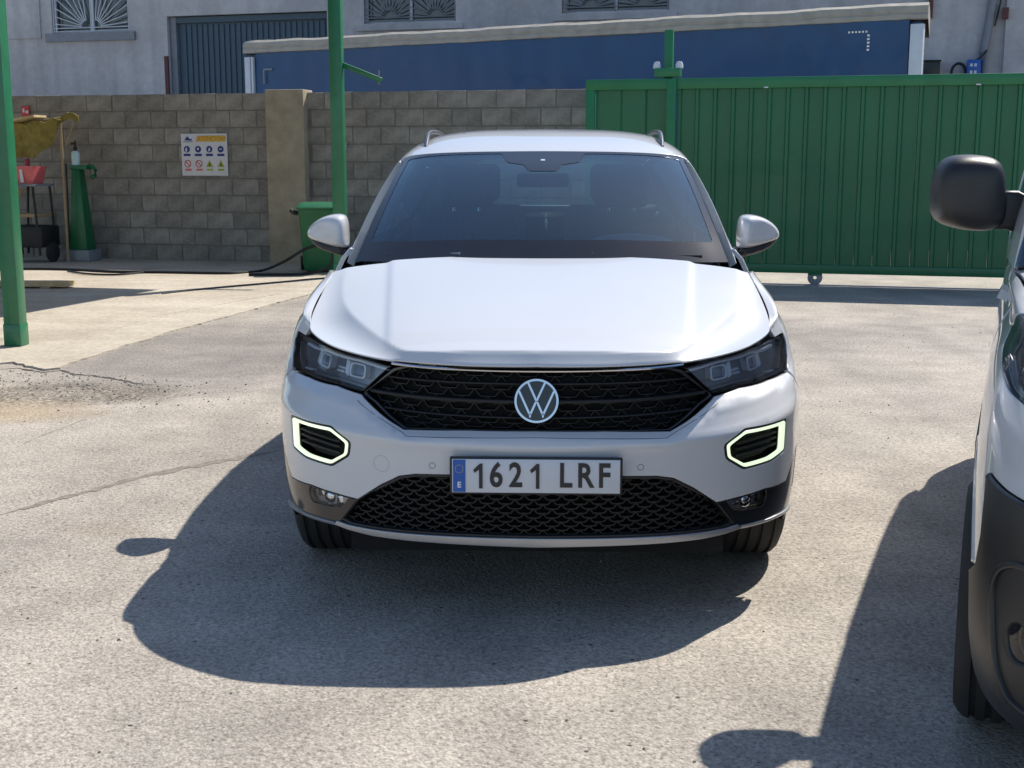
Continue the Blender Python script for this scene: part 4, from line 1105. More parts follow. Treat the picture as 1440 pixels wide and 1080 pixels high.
r_ = er - .003
stroke(-.026, .056, -.003, .006); stroke(.026, .056, .003, .006); b.prism([(-.0068, .006), (.0068, .006), (.004, .000), (-.004, .000)], -.009, -.001)
stroke(-.054, .030, -.020, -.044); stroke(.054, .030, .020, -.044); stroke(-.020, -.044, -.003, -.006); stroke(.020, -.044, .003, -.006)
b.prism([(-.0068, -.006), (.0068, -.006), (.004, -.002), (-.004, -.002)], -.009, -.001)
b.prism([(-.025, -.038), (-.015, -.038), (-.0185, -.052), (-.0215, -.052)], -.009, -.001); b.prism([(.025, -.038), (.015, -.038), (.0185, -.052), (.0215, -.052)], -.009, -.001)
b.build('emblem_ring', 'chrome', eb, bevel=0)
# headlights
for s_ in (1, -1):
    lp = lamp if s_ > 0 else mir(lamp)
    hs = panel('headlight', WS, lp, 'housing', car, off=-.034, res=.03, thick=.002, shrink=.003)
    panel('lamp_surround', WS, lp, 'blackgloss', car, holes=[[tuple(np.mean(np.array(lp), 0) + (np.array(p) - np.mean(np.array(lp), 0)) * np.array([.965, .90])) for p in lp]], off=-.004, res=.03, thick=.055, shrink=.002)
    brow = [(s_ * u, v - .010) for u, v in [(u_, min(v_, vcap)) for u_, v_ in tr(WS, [(970, 518), (1010, 507), (1060, 492), (1088, 482)])]]
    strip('brow_strip', WS, brow, 'lampwhite', hs, w=.010, top=-.010, bot=-.03)
    edge_ = [(s_ * u, v) for u, v in tr(WS, [(1100, 483), (1101, 500), (1099, 518)])]
    strip('corner_strip', WS, edge_, 'silver', hs, w=.006, top=-.012, bot=-.03)
    lo_ = [(s_ * u, v) for u, v in tr(WS, [(1004, 547), (1040, 537), (1080, 526)])]
    for q2 in ((.35, 1038), (.62, 1040), (.45, 1088)): 
        fn = [(s_ * u, v) for u, v in tr(WS, [(q2[1] - 5, 515 + q2[0] * 18), (q2[1] + 5, 512 + q2[0] * 18)])]; strip('reflector_fin', WS, fn, 'lampwhite', hs, w=.006, top=-.012, bot=-.03)
    strip('lower_strip', WS, lo_, 'silver', hs, w=.006, top=-.016, bot=-.03)
    for (cx_, cy_), mm in (((1062, 510), 'lamplens'), ((1014, 524), 'lamplens')):
        c_ = tr(WS, [(cx_, cy_)])[0]; c_ = (s_ * c_[0], c_[1]); hw, hh = .037, .025
        rect = rnd_poly([(c_[0] - hw, c_[1] - hh), (c_[0] + hw, c_[1] - hh), (c_[0] + hw, c_[1] + hh), (c_[0] - hw, c_[1] + hh)], .015, 4)
        inn = [(c_[0] + (p[0] - c_[0]) * .80, c_[1] + (p[1] - c_[1]) * .74) for p in rect]
        panel('lens_rim', WS, rect, 'lampwhite', hs, holes=[inn], off=-.008, res=.02, thick=.03, bev=.003)
        panel('projector_lens', WS, inn, mm, hs, off=-.022, res=.02, thick=.01)
        ob = [(c_[0] + s_ * (hw + .002), c_[1] - hh), (c_[0] + s_ * (hw + .020), c_[1] - hh + .006), (c_[0] + s_ * (hw + .022), c_[1] + hh + .004), (c_[0] + s_ * (hw + .002), c_[1] + hh)]
        panel('light_guide', WS, ob, 'lampwhite', hs, off=-.009, res=.02, thick=.025, bev=.001)
    panel('headlight_lens', WS, lp, 'lens', car, off=-.001, res=.03, thick=.003, shrink=.003, bev=.002)
# parking sensors and tow cover
for px_, s_ in ((901, 1), (901, -1)):
    c_ = tr(WS, [(px_, 657)])[0]; circ = [(s_ * c_[0] + .0095 * math.cos(a), c_[1] + .0095 * math.sin(a)) for a in np.linspace(0, 2 * math.pi, 18, False)]
    strip('sensor', WS, circ, 'grey', car, w=.0022, top=.0008, bot=-.003, closed=True, step=.01)
c_ = tr(WS, [(974, 655)])[0]; c_ = (-c_[0], c_[1]); circ = [(c_[0] + .026 * math.cos(a), c_[1] + .026 * math.sin(a)) for a in np.linspace(0, 2 * math.pi, 32, False)]
strip('tow_cover', WS, circ, 'silver', car, w=.0014, top=.0005, bot=-.003, closed=True, step=.01)
# number plate
PZ = .492
pb = MB().box((0, 0, 0), (.53, .012, .118)).build('number_plate', 'ink', car, bevel=.005); pb.location = (0, -.016, PZ); pb.rotation_euler = (R(-3), 0, 0)
MB().box((0, -.008, 0), (.514, .004, .104)).build('plate_face', 'plate', pb, bevel=.0015)
MB().box((-.235, -.0108, 0), (.038, .002, .100)).build('country_band', 'eublue', pb)
put_text('country_letter', 'E', .024, 'whiteink', pb, (-.235, -.0125, -.028), bold=.0008)
st = MB()
for i in range(12):
    a = i * math.pi / 6; st.box((-.235 + .012 * math.cos(a), -.0122, .022 + .012 * math.sin(a)), (.0028, .0008, .0028))
st.build('star_ring', 'signyellow', pb)
xx = [-.178, -.122, -.062, -.004, .090, .150, .208]
for ch_, x_ in zip('1621LRF', xx):
    if ch_ == '1':
        o = MB().prism([(.004, -.0385), (.004, .020), (-.010, .010), (-.014, .019), (.006, .0385), (.0145, .0385), (.0145, -.0385)], -.0135, -.0105).build('plate_character', 'ink', pb); o.location = (x_, 0, 0)
    else: put_text('plate_character', ch_, .105, 'ink', pb, (x_, -.0115, 0), sx=.80, bold=.0024)

# bonnet panel
he = float(HS.AU[-1]); hv = float(HS.AV[-1])
def hoodedge():
    b_ = [(u, .0015) for u in np.linspace(-he, he, 60)]; r_ = [(he - .001, v) for v in np.linspace(0, hv, 24)][1:]
    t_ = [(u, hv) for u in np.linspace(he, -he, 60)]; l_ = [(-he + .001, v) for v in np.linspace(hv, 0, 24)][1:-1]
    return b_ + r_ + t_ + l_
panel('bonnet', HS, hoodedge(), 'paint', car, res=.010, shrink=.0015, thick=.005, bev=.002)
# raised crease lines on the bonnet: slim folded ridge built from the panel surface
# dark under-shell, added to stop light leaking through the panel gaps
def shell(name, surf, off, m, stepu=6, stepv=4, vmax=None):
    g = surf.g - surf.n * off; g = g[::stepv, ::stepu]
    gl = g[:, 1:][:, ::-1].copy(); gl[..., 0] *= -1
    G = np.concatenate([gl, g], 1); h, w = G.shape[:2]
    fs = [(r * w + c, r * w + c + 1, (r + 1) * w + c + 1, (r + 1) * w + c) for r in range(h - 1) for c in range(w - 1)]
    return G, fs
G, fs = shell('', WS, 0, 'void'); G = (G - np.array([0, 2.117, .25])) * np.array([.90, .955, .955]) + np.array([0, 2.117, .25])
keep = []
h_, w_ = G.shape[:2]; Gf = G.reshape(-1, 3)
for f in fs:
    c = Gf[list(f)].mean(0)
    if min(math.hypot(c[1] - ARY, c[2] - ARZ), math.hypot(c[1] - 3.435, c[2] - ARZ)) < .40 and abs(c[0]) > .5: continue
    keep.append(f)
link('inner_shell', mesh_from('inner_shell', Gf, keep, 'void'), car)
G, fs = shell('', HS, .0, 'void'); G = G * np.array([.95, 1, 1]) + np.array([0, .05, -.07]); link('bonnet_undershell', mesh_from('bonnet_undershell', G.reshape(-1, 3), fs, 'void'), car)  # unseen dark copy of the bonnet, added to black out its gaps
# floor pan and wheel wells
MB().box((0, 2.1, .24), (1.2, 3.9, .08)).build('floor_pan', 'void', car)
MB().box((0, .75, .55), (1.05, 1.0, .5)).build('engine_bay', 'void', car)
# upper body panels
gu = float(GS.AU[-1]); gv = float(GS.AV[-1])
def gpt3(p): return GS.near(p)
AUc = [float(GS.AU[i * 14]) for i in range(7)]; AVc = [float(GS.AV[i * 14]) for i in range(7)]
roof_u = AUc[3] + .01
roofp = [(-roof_u, .002), (roof_u, .002), (roof_u, AVc[5]), (-roof_u, AVc[5])]
panel('roof', GS, dens(roofp, .05), 'paint', car, res=.04, shrink=.0, thick=.015)
for s_ in (1, -1):
    f = lambda P: P if s_ > 0 else mir(P)
    side_frame = [(roof_u + .002, .002), (gu, .002), (gu, AVc[5]), (roof_u + .002, AVc[5])]
    win1 = [(AUc[3] + .045, AVc[1] * .62), (gu - .03, AVc[1] * .95), (gu - .012, AVc[2]), (gu - .012, AVc[3]), (AUc[3] + .045, AVc[3]), (AUc[3] + .04, AVc[2])]
    win2 = [(AUc[3] + .045, AVc[3] + .06), (gu - .012, AVc[3] + .06), (gu - .02, AVc[4] + .1), (AUc[3] + .1, AVc[5] - .16), (AUc[3] + .05, AVc[4] + .1)]
    panel('pillar_frame', GS, f(side_frame), 'paint', car, holes=[f(rnd_poly(win1, .03)), f(rnd_poly(win2, .03))], res=.035, thick=.03)
    panel('side_window', GS, f(rnd_poly(win1, .03)), 'sideglass', car, off=-.004, res=.05, thick=.003)
    panel('side_window', GS, f(rnd_poly(win2, .03)), 'sideglass', car, off=-.004, res=.05, thick=.003)
rearp = [(-gu, AVc[5] + .002), (gu, AVc[5] + .002), (gu, gv), (-gu, gv)]
rw = rnd_poly([(-.60, AVc[5] + .06), (.60, AVc[5] + .06), (.66, gv - .03), (-.66, gv - .03)], .05)
panel('tailgate_frame', GS, dens(rearp, .05), 'paint', car, holes=[rw], res=.06)
panel('rear_window', GS, rw, 'sideglass', car, off=-.004, res=.07, thick=.003)
# windscreen with black border
wu = float(WDS.AU[-1]); wv = float(WDS.AV[-1])
def wsedge(i, t=0, b_=0):
    out = []
    for v in np.linspace(b_, 1 - t, 14): out.append((wu - i, v * wv))
    r_ = out; l_ = [(-u, v) for u, v in out][::-1]
    return dens([l_[-1]] + r_[:1], .06, False)[:-1] + r_ + dens([r_[-1], l_[0]], .06, False)[1:-1] + l_
# fit of outline: the surface narrows by itself, metric u is scaled by the mean width
panel('windscreen', WDS, wsedge(.0), 'glass', car, off=-.001, res=.05, thick=.004, bev=.001)
bd = rnd_poly([(-wu + .036, .150), (wu - .036, .150), (wu - .036, wv - .030), (.195, wv - .030), (.165, wv - .150), (.085, wv - .185), (.06, wv - .265), (-.06, wv - .265), (-.085, wv - .185), (-.165, wv - .150), (-.195, wv - .030), (-wu + .036, wv - .030)], .02, 4)
M['frit'] = mat('glass border', (.008, .009, .012), .12)
panel('glass_border', WDS, wsedge(.002), 'frit', car, holes=[bd], off=.0008, res=.03, thick=.001, bev=.0004)
# sensor pod and mirror, sticker
o = MB().box((0, 0, 0), (.018, .004, .012)).build('camera_eye', 'whitemetal', car); q_, m_ = WDS.ev([(0, wv - .13)]); o.location = Vector(q_[0]) + Vector(m_[0]) * .002; o.rotation_euler = (R(-60), 0, 0)
panel('windscreen_sticker', WDS, [(-wu + .075, wv - .075), (-wu + .13, wv - .075), (-wu + .13, wv - .055), (-wu + .075, wv - .055)], 'pink', car, off=-.007, thick=.001, bev=.0002)
MB().box((0, 0, 0), (.23, .03, .06)).build('rear_view_mirror', 'blackmatte', car, bevel=.015).location = (0, 1.86, 1.355)
# wipers and scuttle
MB().box((0, 1.14, 1.0), (1.40, .16, .03)).build('scuttle', 'blackmatte', car)
for a_, b__ in (((-.60, 1.14, 1.068), (-.05, 1.08, 1.066)), ((.10, 1.08, 1.066), (.62, 1.14, 1.07))):
    wp = MB(); wp.tube([Vector(a_) + Vector((0, -.01, .008)), (Vector(a_) + Vector(b__)) / 2 + Vector((0, -.02, .012)), Vector(b__) + Vector((0, -.01, .008))], .006, 6); wp.build('wiper', 'blackmatte', car)
for x_ in (-.37, .14):
    b = MB(); b.tube([(x_, 1.10, 1.085), (x_ + .06, 1.08, 1.090)], .006, 6); b.build('washer_jet', 'silver', car)
# cabin
dsh = MB(); prof = [(1.12, .94), (1.16, 1.03), (1.25, 1.05), (1.45, 1.04), (1.60, 1.0), (1.68, .92), (1.68, .6)]
n = len(prof); vs = [(x, y, z) for x in (-.70, .70) for y, z in prof]
dsh.add(vs, [(i, i + 1, i + 1 + n, i + n) for i in range(n - 1)] + [tuple(range(n))[::-1], tuple(range(n, 2 * n))])
dsh.build('dashboard', 'dash', car, smooth=True)
bn = MB(); m_ = 14
for i in range(m_ + 1):
    t = math.pi * i / m_; x_ = .37 - .21 * math.cos(t); z_ = 1.045 + .085 * math.sin(t) ** .7
    bn.v += [Vector((x_, 1.36, max(z_ - .01, 1.035))), Vector((x_, 1.56, z_ + .012)), Vector((x_, 1.57, 1.0))]
for i in range(m_):
    for j in range(2): a = i * 3 + j; bn.f.append((a, a + 3, a + 4, a + 1))
M['binnacle'] = mat('instrument hood', (.36, .42, .40), .7)  # paler than the dash: its windscreen reflection is put into the colour
bn.build('instrument_hood', 'binnacle', car, smooth=True)
stw = MB(); pts = [(.37 + .185 * math.cos(t), 1.74 + .05 * math.sin(t), .955 + .175 * math.sin(t)) for t in np.linspace(0, 2 * math.pi, 33)]
stw.tube(pts, .015, 8, cap=False); stw.beam((.20, 1.74, .94), (.54, 1.74, .94), .03, .04); stw.box((.37, 1.73, .93), (.16, .05, .1)); stw.build('steering_wheel', 'blackmatte', car, smooth=True)
def seat(x, y, name='seat', w=.5):
    b = MB(); b.box((0, .05, .12), (w, .52, .18)); b.box((0, .36, .50), (w, .14, .66), mat4=Matrix.Rotation(R(-16), 3, 'X'))
    o = b.build(name, 'fabric', car, bevel=.05, seg=4); o.location = (x, y, .38)
    h = MB(); h.box((0, .49, .94), (.27, .10, .20)); h.build('headrest', 'fabric', o, bevel=.04, seg=4)
    for sx in (-.06, .06): MB().tube([(sx, .47, .76), (sx, .49, .88)], .007, 8).build('headrest_stem', 'chrome', o)
for x_ in (-.37, .37): seat(x_, 1.85)
for x_ in (-.38, .38): seat(x_, 2.75, 'rear_seat', .55)
MB().box((0, 3.5, .9), (1.2, .5, .05)).build('parcel_shelf', 'fabric', car)
# headliner, its pale colour raised to brighten the cabin
hl = MB(); 
G = GS.g - GS.n * .03; G = G[::4, ::3]; h_, w_ = G.shape[:2]
cols = [c for c in range(w_)]
G2 = np.concatenate([G[:, 1:][:, ::-1] * np.array([-1, 1, 1]), G], 1); W2 = G2.shape[1]; lim = AUc[3] + .02
fsr = []
uu = np.concatenate([-GS.AU[::3][1:][::-1], GS.AU[::3]])
for r in range(h_ - 1):
    for c in range(W2 - 1):
        if abs(uu[c]) < lim and abs(uu[c + 1]) < lim and G2[r, c][1] < 3.9: fsr.append((r * W2 + c, r * W2 + c + 1, (r + 1) * W2 + c + 1, (r + 1) * W2 + c))
M['lining'] = mat('roof lining', (.6, .62, .60), .9)
link('roof_lining', mesh_from('roof_lining', G2.reshape(-1, 3), fsr, 'lining'), car)
# roof rails
for s_ in (1, -1):
    P_ = []
    for t in np.linspace(0, 1, 22):
        y_ = 2.18 + 1.55 * t; l_ = GS.near((s_ * 0 + .555, y_, 1.54)); p_, n_ = GS.ev([l_]); lift = .034 * min(1, math.sin(math.pi * t) * 3.0) - .004
        P_.append(Vector((s_ * p_[0][0], p_[0][1], p_[0][2] + lift)))
    b = MB(); b.tube(P_, [.009] + [.0115] * 20 + [.009], 10); b.build('roof_rail', 'railgrey', car, smooth=True)
MB().tube([(0, 3.7, 1.53), (0, 3.86, 1.62)], .004, 6).build('aerial', 'blackmatte', car)
# mirrors
def mirror(s_):
    ol = [(-.100, -.070), (-.106, -.06), (-.106, .02), (-.100, .062), (-.080, .078), (-.03, .078), (.03, .062), (.078, .032), (.100, .002), (.100, -.018), (.085, -.034), (.03, -.050), (-.04, -.068)]
    b = MB(); layers = [(-.080, .45, .006), (-.076, .72, .006), (-.058, .93, .003), (-.02, 1.03, 0), (.03, 1.05, 0), (.075, 1.0, 0), (.08, .85, 0)]
    n = len(ol)
    for y_, f, dz_ in layers:
        b.v += [Vector((s_ * .94 * (x * f - .012 * (1 - f)), y_ + .03 * (x / .1) , z * f + dz_)) for x, z in ol]
    for k in range(len(layers) - 1):
        for i in range(n): j = (i + 1) % n; b.f.append((k * n + i, k * n + j, (k + 1) * n + j, (k + 1) * n + i))
    b.f.append(tuple(range(n))); b.f.append(tuple((len(layers) - 1) * n + i for i in range(n)))
    o = b.build('wing_mirror', 'paint', car, smooth=True, sub=2); o.location = (s_ * .897, 1.52, 1.148); o.scale = (.90, .92, .93)
    ol2 = [(-.108, -.066), (-.04, -.070), (.03, -.052), (.085, -.036), (.103, -.012), (.098, -.030), (.075, -.062), (.02, -.088), (-.06, -.105), (-.115, -.115)]
    c = MB(); lay = [(-.05, .86), (-.02, .98), (.06, 1.0), (.075, .9)]; n = len(ol2)
    for y_, f in lay: c.v += [Vector((s_ * .94 * (x * f), y_ + .03 * (x / .1), z * f - .001)) for x, z in ol2]
    for k in range(len(lay) - 1):
        for i in range(n): j = (i + 1) % n; c.f.append((k * n + i, k * n + j, (k + 1) * n + j, (k + 1) * n + i))
    c.f.append(tuple(range(n))); c.f.append(tuple((len(lay) - 1) * n + i for i in range(n)))
    c.build('mirror_base', 'black', o, smooth=True, sub=1)
    MB().beam((s_ * -.08, .02, -.085), (s_ * -.17, -.04, -.13), .07, .05).build('mirror_arm', 'black', o, bevel=.01)
for s_ in (1, -1): mirror(s_)
# wheels
def wheel(x, y, s_, steer=0, parent=None, rad=.333, wd=.215, name='wheel', spokes=True):
    h = wd / 2
    def prof():
        p = [(.215, -h * .85), (.235, -h * .98), (.29, -h * 1.04), (rad - .018, -h * .93), (rad - .004, -h * .78)]
        for gx in (-.58, -.2, .2, .58):
            p += [(rad, h * gx - .008), (rad - .009, h * gx - .006), (rad - .009, h * gx + .006), (rad, h * gx + .008)]
        p += [(rad - .004, h * .78), (rad - .018, h * .93), (.29, h * 1.04), (.235, h * .98), (.215, h * .85)]
        return [(r * rad / .333, q) for r, q in p]
    w_ = thing(name, None, None, (0, 0, 0)); w_.parent = parent; w_.location = (x, y, rad); w_.rotation_euler = (0, 0, steer)
    b = MB(); b.lathe(prof(), 72, 'X'); b.build('tyre', 'rubber', w_, smooth=True)
    b = MB(); b.lathe([(.0, s_ * h * .55), (.06, s_ * h * .62), (.19, s_ * h * .4), (.215, s_ * h * .85), (.218, -s_ * h * .85), (.0, -s_ * h * .5)], 40, 'X'); b.build('rim', 'silver', w_, smooth=True)
    for k in range(5):
        a = k * 2 * math.pi / 5; sp = MB(); sp.beam((s_ * h * .72, .03 * math.cos(a), .03 * math.sin(a)), (s_ * h * .80, .2 * math.cos(a), .2 * math.sin(a)), .05, .03); sp.build('spoke', 'silver', w_, bevel=.006)
    return w_
for s_ in (1, -1):
    wheel(s_ * .765, ARY, s_, 0, car); wheel(s_ * .765, 3.435, s_, 0, car)
    b = MB(); nn = 20
    for i in range(nn + 1):
        a = R(-10) + R(200) * i / nn
        for x_ in (.50, .84): b.v.append(Vector((s_ * x_, ARY - .39 * math.cos(a), ARZ + .39 * math.sin(a))))
    for i in range(nn): b.f.append((2 * i, 2 * i + 1, 2 * i + 3, 2 * i + 2))
    b.build('wheel_well', 'void', car)
# tail lamps
tl = sidepoly([(3.75, .88), (3.95, .90), (3.98, 1.0), (3.75, .98)])
for q_ in (tl, mir(tl)): panel('tail_lamp', WS, q_, 'red', car, off=.003, res=.05)

# ================================================================== WHITE VAN
VYAW = R(21.5); VO = Vector((1.715, 2.06, 0))
van = thing('parked_van', 'white delivery van with black bumper and black mirror cropped at the right edge', 'van', VO, -VYAW)
vplan = [(0, 0), (.30, .012), (.55, .055), (.70, .13), (.80, .24), (.865, .38), (.895, .55), (.905, .80), (.905, 1.2), (.905, 2.0), (.905, 3.4), (.90, 4.2), (.80, 4.38), (.4, 4.4), (0, 4.4)]
vrows = [(.20, .20, .10, .94), (.28, .28, .03, .98), (.40, .42, .0, 1.0), (.55, .56, .0, 1.0), (.64, .68, .012, 1.0), (.72, .78, .045, .997), (.82, .90, .075, .99), (.92, 1.00, .11, .965), (.98, 1.06, .15, .93)]
vn = []
for ri, (z0, zs, dy, sh) in enumerate(vrows):
    row = []
    for ci, (x, y) in enumerate(vplan):
        f = min(1, ci / 7); d = dy * (1 - f * .6); s_ = 1 - (1 - sh) * min(1, ci / 5)
        row.append((x * s_, y + (d if ci < 11 else -d * .3), z0 + (zs - z0) * f))
    vn.append(row)
vtop_ = [(0, .20, 1.01), (.30, .215, 1.012), (.52, .26, 1.02), (.64, .34, 1.035), (.715, .46, 1.055), (.755, .60, 1.08), (.79, .78, 1.11), (.825, .95, 1.14), (.85, 1.2, 1.155), (.86, 2.0, 1.16), (.86, 3.4, 1.16), (.84, 4.1, 1.16), (.70, 4.28, 1.16), (.35, 4.3, 1.16), (0, 4.3, 1.16)]
vn.append([tuple((Vector(a) * .45 + Vector(b) * .55 + (Vector((.015, 0, .012)) if i > 3 else Vector((0, -.01, .01))))) for i, (a, b) in enumerate(zip(vn[-1], vtop_))]); vn.append(vtop_)
VS = Surf(vn, k=10, su=18, sv=8)
vH = Surf([[(0, .20, 1.012), (.30, .215, 1.014), (.52, .26, 1.022), (.64, .34, 1.037), (.715, .46, 1.057), (.752, .60, 1.08)],
           [(0, .40, 1.085), (.30, .41, 1.085), (.52, .44, 1.08), (.64, .50, 1.08), (.722, .58, 1.085), (.757, .68, 1.095)],
           [(0, .75, 1.165), (.30, .76, 1.16), (.53, .78, 1.15), (.66, .80, 1.14), (.74, .84, 1.13), (.79, .86, 1.125)],
           [(0, 1.05, 1.215), (.30, 1.055, 1.212), (.54, 1.07, 1.20), (.67, 1.08, 1.185), (.79, 1.09, 1.17), (.84, 1.10, 1.157)]], k=12, su=8, sv=5)
vG = Surf([[(0, 1.72, 1.72), (.37, 1.74, 1.715), (.60, 1.78, 1.70), (.700, 1.82, 1.675), (.775, 1.52, 1.50), (.820, 1.28, 1.33), (.848, 1.08, 1.165)],
           [(0, 2.0, 1.77), (.37, 2.0, 1.765), (.61, 2.02, 1.75), (.715, 2.05, 1.70), (.79, 1.80, 1.52), (.84, 1.60, 1.34), (.868, 1.40, 1.17)],
           [(0, 2.6, 1.81), (.37, 2.6, 1.805), (.62, 2.6, 1.79), (.73, 2.6, 1.73), (.805, 2.5, 1.54), (.85, 2.4, 1.35), (.875, 2.3, 1.17)],
           [(0, 3.6, 1.82), (.37, 3.6, 1.815), (.62, 3.6, 1.80), (.73, 3.6, 1.74), (.805, 3.5, 1.55), (.85, 3.5, 1.35), (.875, 3.5, 1.17)],
           [(0, 4.25, 1.79), (.37, 4.25, 1.785), (.61, 4.24, 1.77), (.71, 4.22, 1.71), (.79, 4.20, 1.54), (.83, 4.18, 1.35), (.85, 4.15, 1.17)]], k=10, su=5, sv=4)
VM = Matrix.Translation(VO) @ Matrix.Rotation(-VYAW, 4, 'Z'); VMI = VM.inverted()
def vtr(surf, pts): return [(-surf.hit(*ray(VMI, *p, flip=True))[0], surf.hit(*ray(VMI, *p, flip=True))[1]) for p in pts]
def vside(pts): return [VS.hit((3, y, z), (-1, 0, 0)) for y, z in pts]
VAY, VAZ, VAR = .88, .33, .385
vu = float(VS.AU[-1]); vv = float(VS.AV[-1])
va = lambda r, a0, a1, n, cy=VAY: vside([(cy - r * math.cos(R(a)), VAZ + r * math.sin(R(a))) for a in np.linspace(a0, a1, n)])
cf = lambda P: P
# black bumper from the nose to the arch, white above
v62 = VS.near((0, 0, .64))[1]
def vfront(pts): return [VS.hit((x, -2, z), (0, 1, 0)) for x, z in pts]
bt_ = vfront([(.25, .66), (.50, .66), (.66, .69)]) + [(abs(u), v) for u, v in vtr(VS, [(1440, 706), (1415, 690), (1401, 676), (1393, 665), (1390, 700), (1385, 750), (1378, 790)])]
arcf = va(VAR + .035, 26, -8, 12)
vb = [(0, v62)] + bt_ + arcf + vside([(.42, .24)]) + vfront([(.80, .24), (.6, .22), (.3, .215)]) + [(0, VS.near((0, 0, .215))[1])]
_f = vtr(VS, [(1437, 905)])[0]; _f = (abs(_f[0]), _f[1])
vfog = [(_f[0] + .040 * math.cos(a), _f[1] + .040 * math.sin(a)) for a in np.linspace(0, 2 * math.pi, 20, False)]
vrec = [(abs(u), v) for u, v in vtr(VS, [(1434, 792), (1412, 800), (1403, 830), (1404, 880), (1408, 935), (1424, 978), (1440, 994)])]
vrec = vrec + [(vrec[-1][0] - .16, vrec[-1][1] - .01), (vrec[0][0] - .17, vrec[0][1] + .01)]
for q_ in (vrec, mir(vrec)): strip('fog_recess_rim', VS, rnd_poly(q_, .03), 'vanblack', van, w=.014, top=.020, bot=.0, closed=True)
panel('bumper', VS, vb + mir(vb)[1:-1], 'vanblack', van, holes=[vfog, mir(vfog)], off=.012, res=.03, thick=.04, bev=.008)
for q_, s_ in ((vfog, 1), (mir(vfog), -1)):
    fl = panel('fog_lamp', VS, q_, 'chrome', van, off=-.01, res=.015, thick=.003)
    panel('fog_lens', VS, q_, 'lens', fl, off=.004, res=.02, thick=.004)
vl_ = vfront([(.50, .86), (.64, .86)]) + [(abs(u), v) for u, v in vtr(VS, [(1440, 567), (1418, 548), (1410, 520), (1412, 482), (1424, 452)])]
vl_ = vl_ + [VS.near((.76, .60, 1.085)), VS.near((.735, .50, 1.07)), VS.near((.68, .38, 1.05)), VS.near((.58, .31, 1.03))]
vlr = rnd_poly(vl_, .03, 4)
for s_ in (1, -1):
    f = (lambda P: P) if s_ > 0 else mir
    hs = panel('headlight', VS, f(vlr), 'housing', van, off=-.05, res=.03, thick=.003)
    c_ = np.mean(np.array(vlr), 0) * np.array([s_, 1])
    for k_, (du, dv_, rr) in enumerate(((.06, -.02, .055), (-.07, -.035, .05))):
        circ = [(c_[0] + s_ * du + rr * math.cos(a), c_[1] + dv_ + rr * .9 * math.sin(a)) for a in np.linspace(0, 2 * math.pi, 20, False)]
        strip('reflector_ring', VS, circ, 'chrome', hs, w=.02, top=-.02, bot=-.04, closed=True)
        panel('reflector', VS, circ, 'chrome', hs, off=-.04, res=.02)
    strip('inner_rim', VS, [tuple(c_ + (np.array(p) - c_) * .9) for p in f(vlr)], 'silver', hs, w=.01, top=-.012, bot=-.04, closed=True)
    panel('headlight_lens', VS, f(vlr), 'lens', van, off=0, res=.03, thick=.004, bev=.002)
# front fascia with fenders (white), from bonnet line to the bumper
ft = [(float(VS.AU[k]), vv - .002) for k in range(0, 80, 3)]
vfas = [(0, vv - .002)] + ft[1:] + vside([(1.17, 1.06), (1.22, .85), (1.24, .60), (1.24, .45)]) + va(VAR + .035, 165, 27, 18) + bt_[::-1] + [(0, v62)]
panel('front_fascia', VS, vfas + mir(vfas)[1:-1], 'vanpaint', van, holes=[vlr, mir(vlr)], res=.03, shrink=.002, thick=.03)
gr = vfront([(.02, .70), (.40, .71), (.43, .78), (.40, .86), (.02, .87)])
gf = gr + mir(gr); panel('grille', VS, gf, 'vanblack', van, off=.004, res=.04)
vring = va(VAR + .034, 28, 168, 24) + va(VAR + .0, 168, 28, 24)
for q_ in (vring, mir(vring)): panel('arch_trim', VS, q_, 'vanpaint', van, off=.004, res=.03, thick=.06, bev=.008)
def vtopl(y0, y1, n=6):
    r_ = VS.g[-1]; return [(float(VS.AU[int(np.argmin(abs(r_[:len(r_) - 30, 1] - y)))]), vv - .002) for y in np.linspace(y0, y1, n)]
fd = vtopl(1.22, 2.2) + vside([(2.25, 1.0), (2.25, .45), (1.26, .45), (1.24, .85)])
sd_ = vtopl(2.24, 3.3) + vside([(3.3, 1.0), (3.25, .75), (3.1, .60), (3.02, .45), (2.27, .45), (2.27, 1.0)])
rq = vtopl(3.32, 4.0) + [(vu, vv - .002), (vu, float(VS.AV[22]))] + vside([(4.05, .45)]) + va(VAR + .03, 160, 20, 12, 3.6) + vside([(3.27, .75), (3.32, 1.0)])
for nm, pp in (('front_door', fd), ('sliding_door', sd_), ('rear_quarter', rq)):
    for q_ in (pp, mir(pp)): panel(nm, VS, q_, 'vanpaint', van, res=.05, shrink=.002, thick=.02)
sl_ = vside([(1.26, .44), (3.15, .44), (3.15, .24), (1.26, .24)])
for q_ in (sl_, mir(sl_)): panel('sill', VS, q_, 'vanblack', van, off=.008, res=.06)
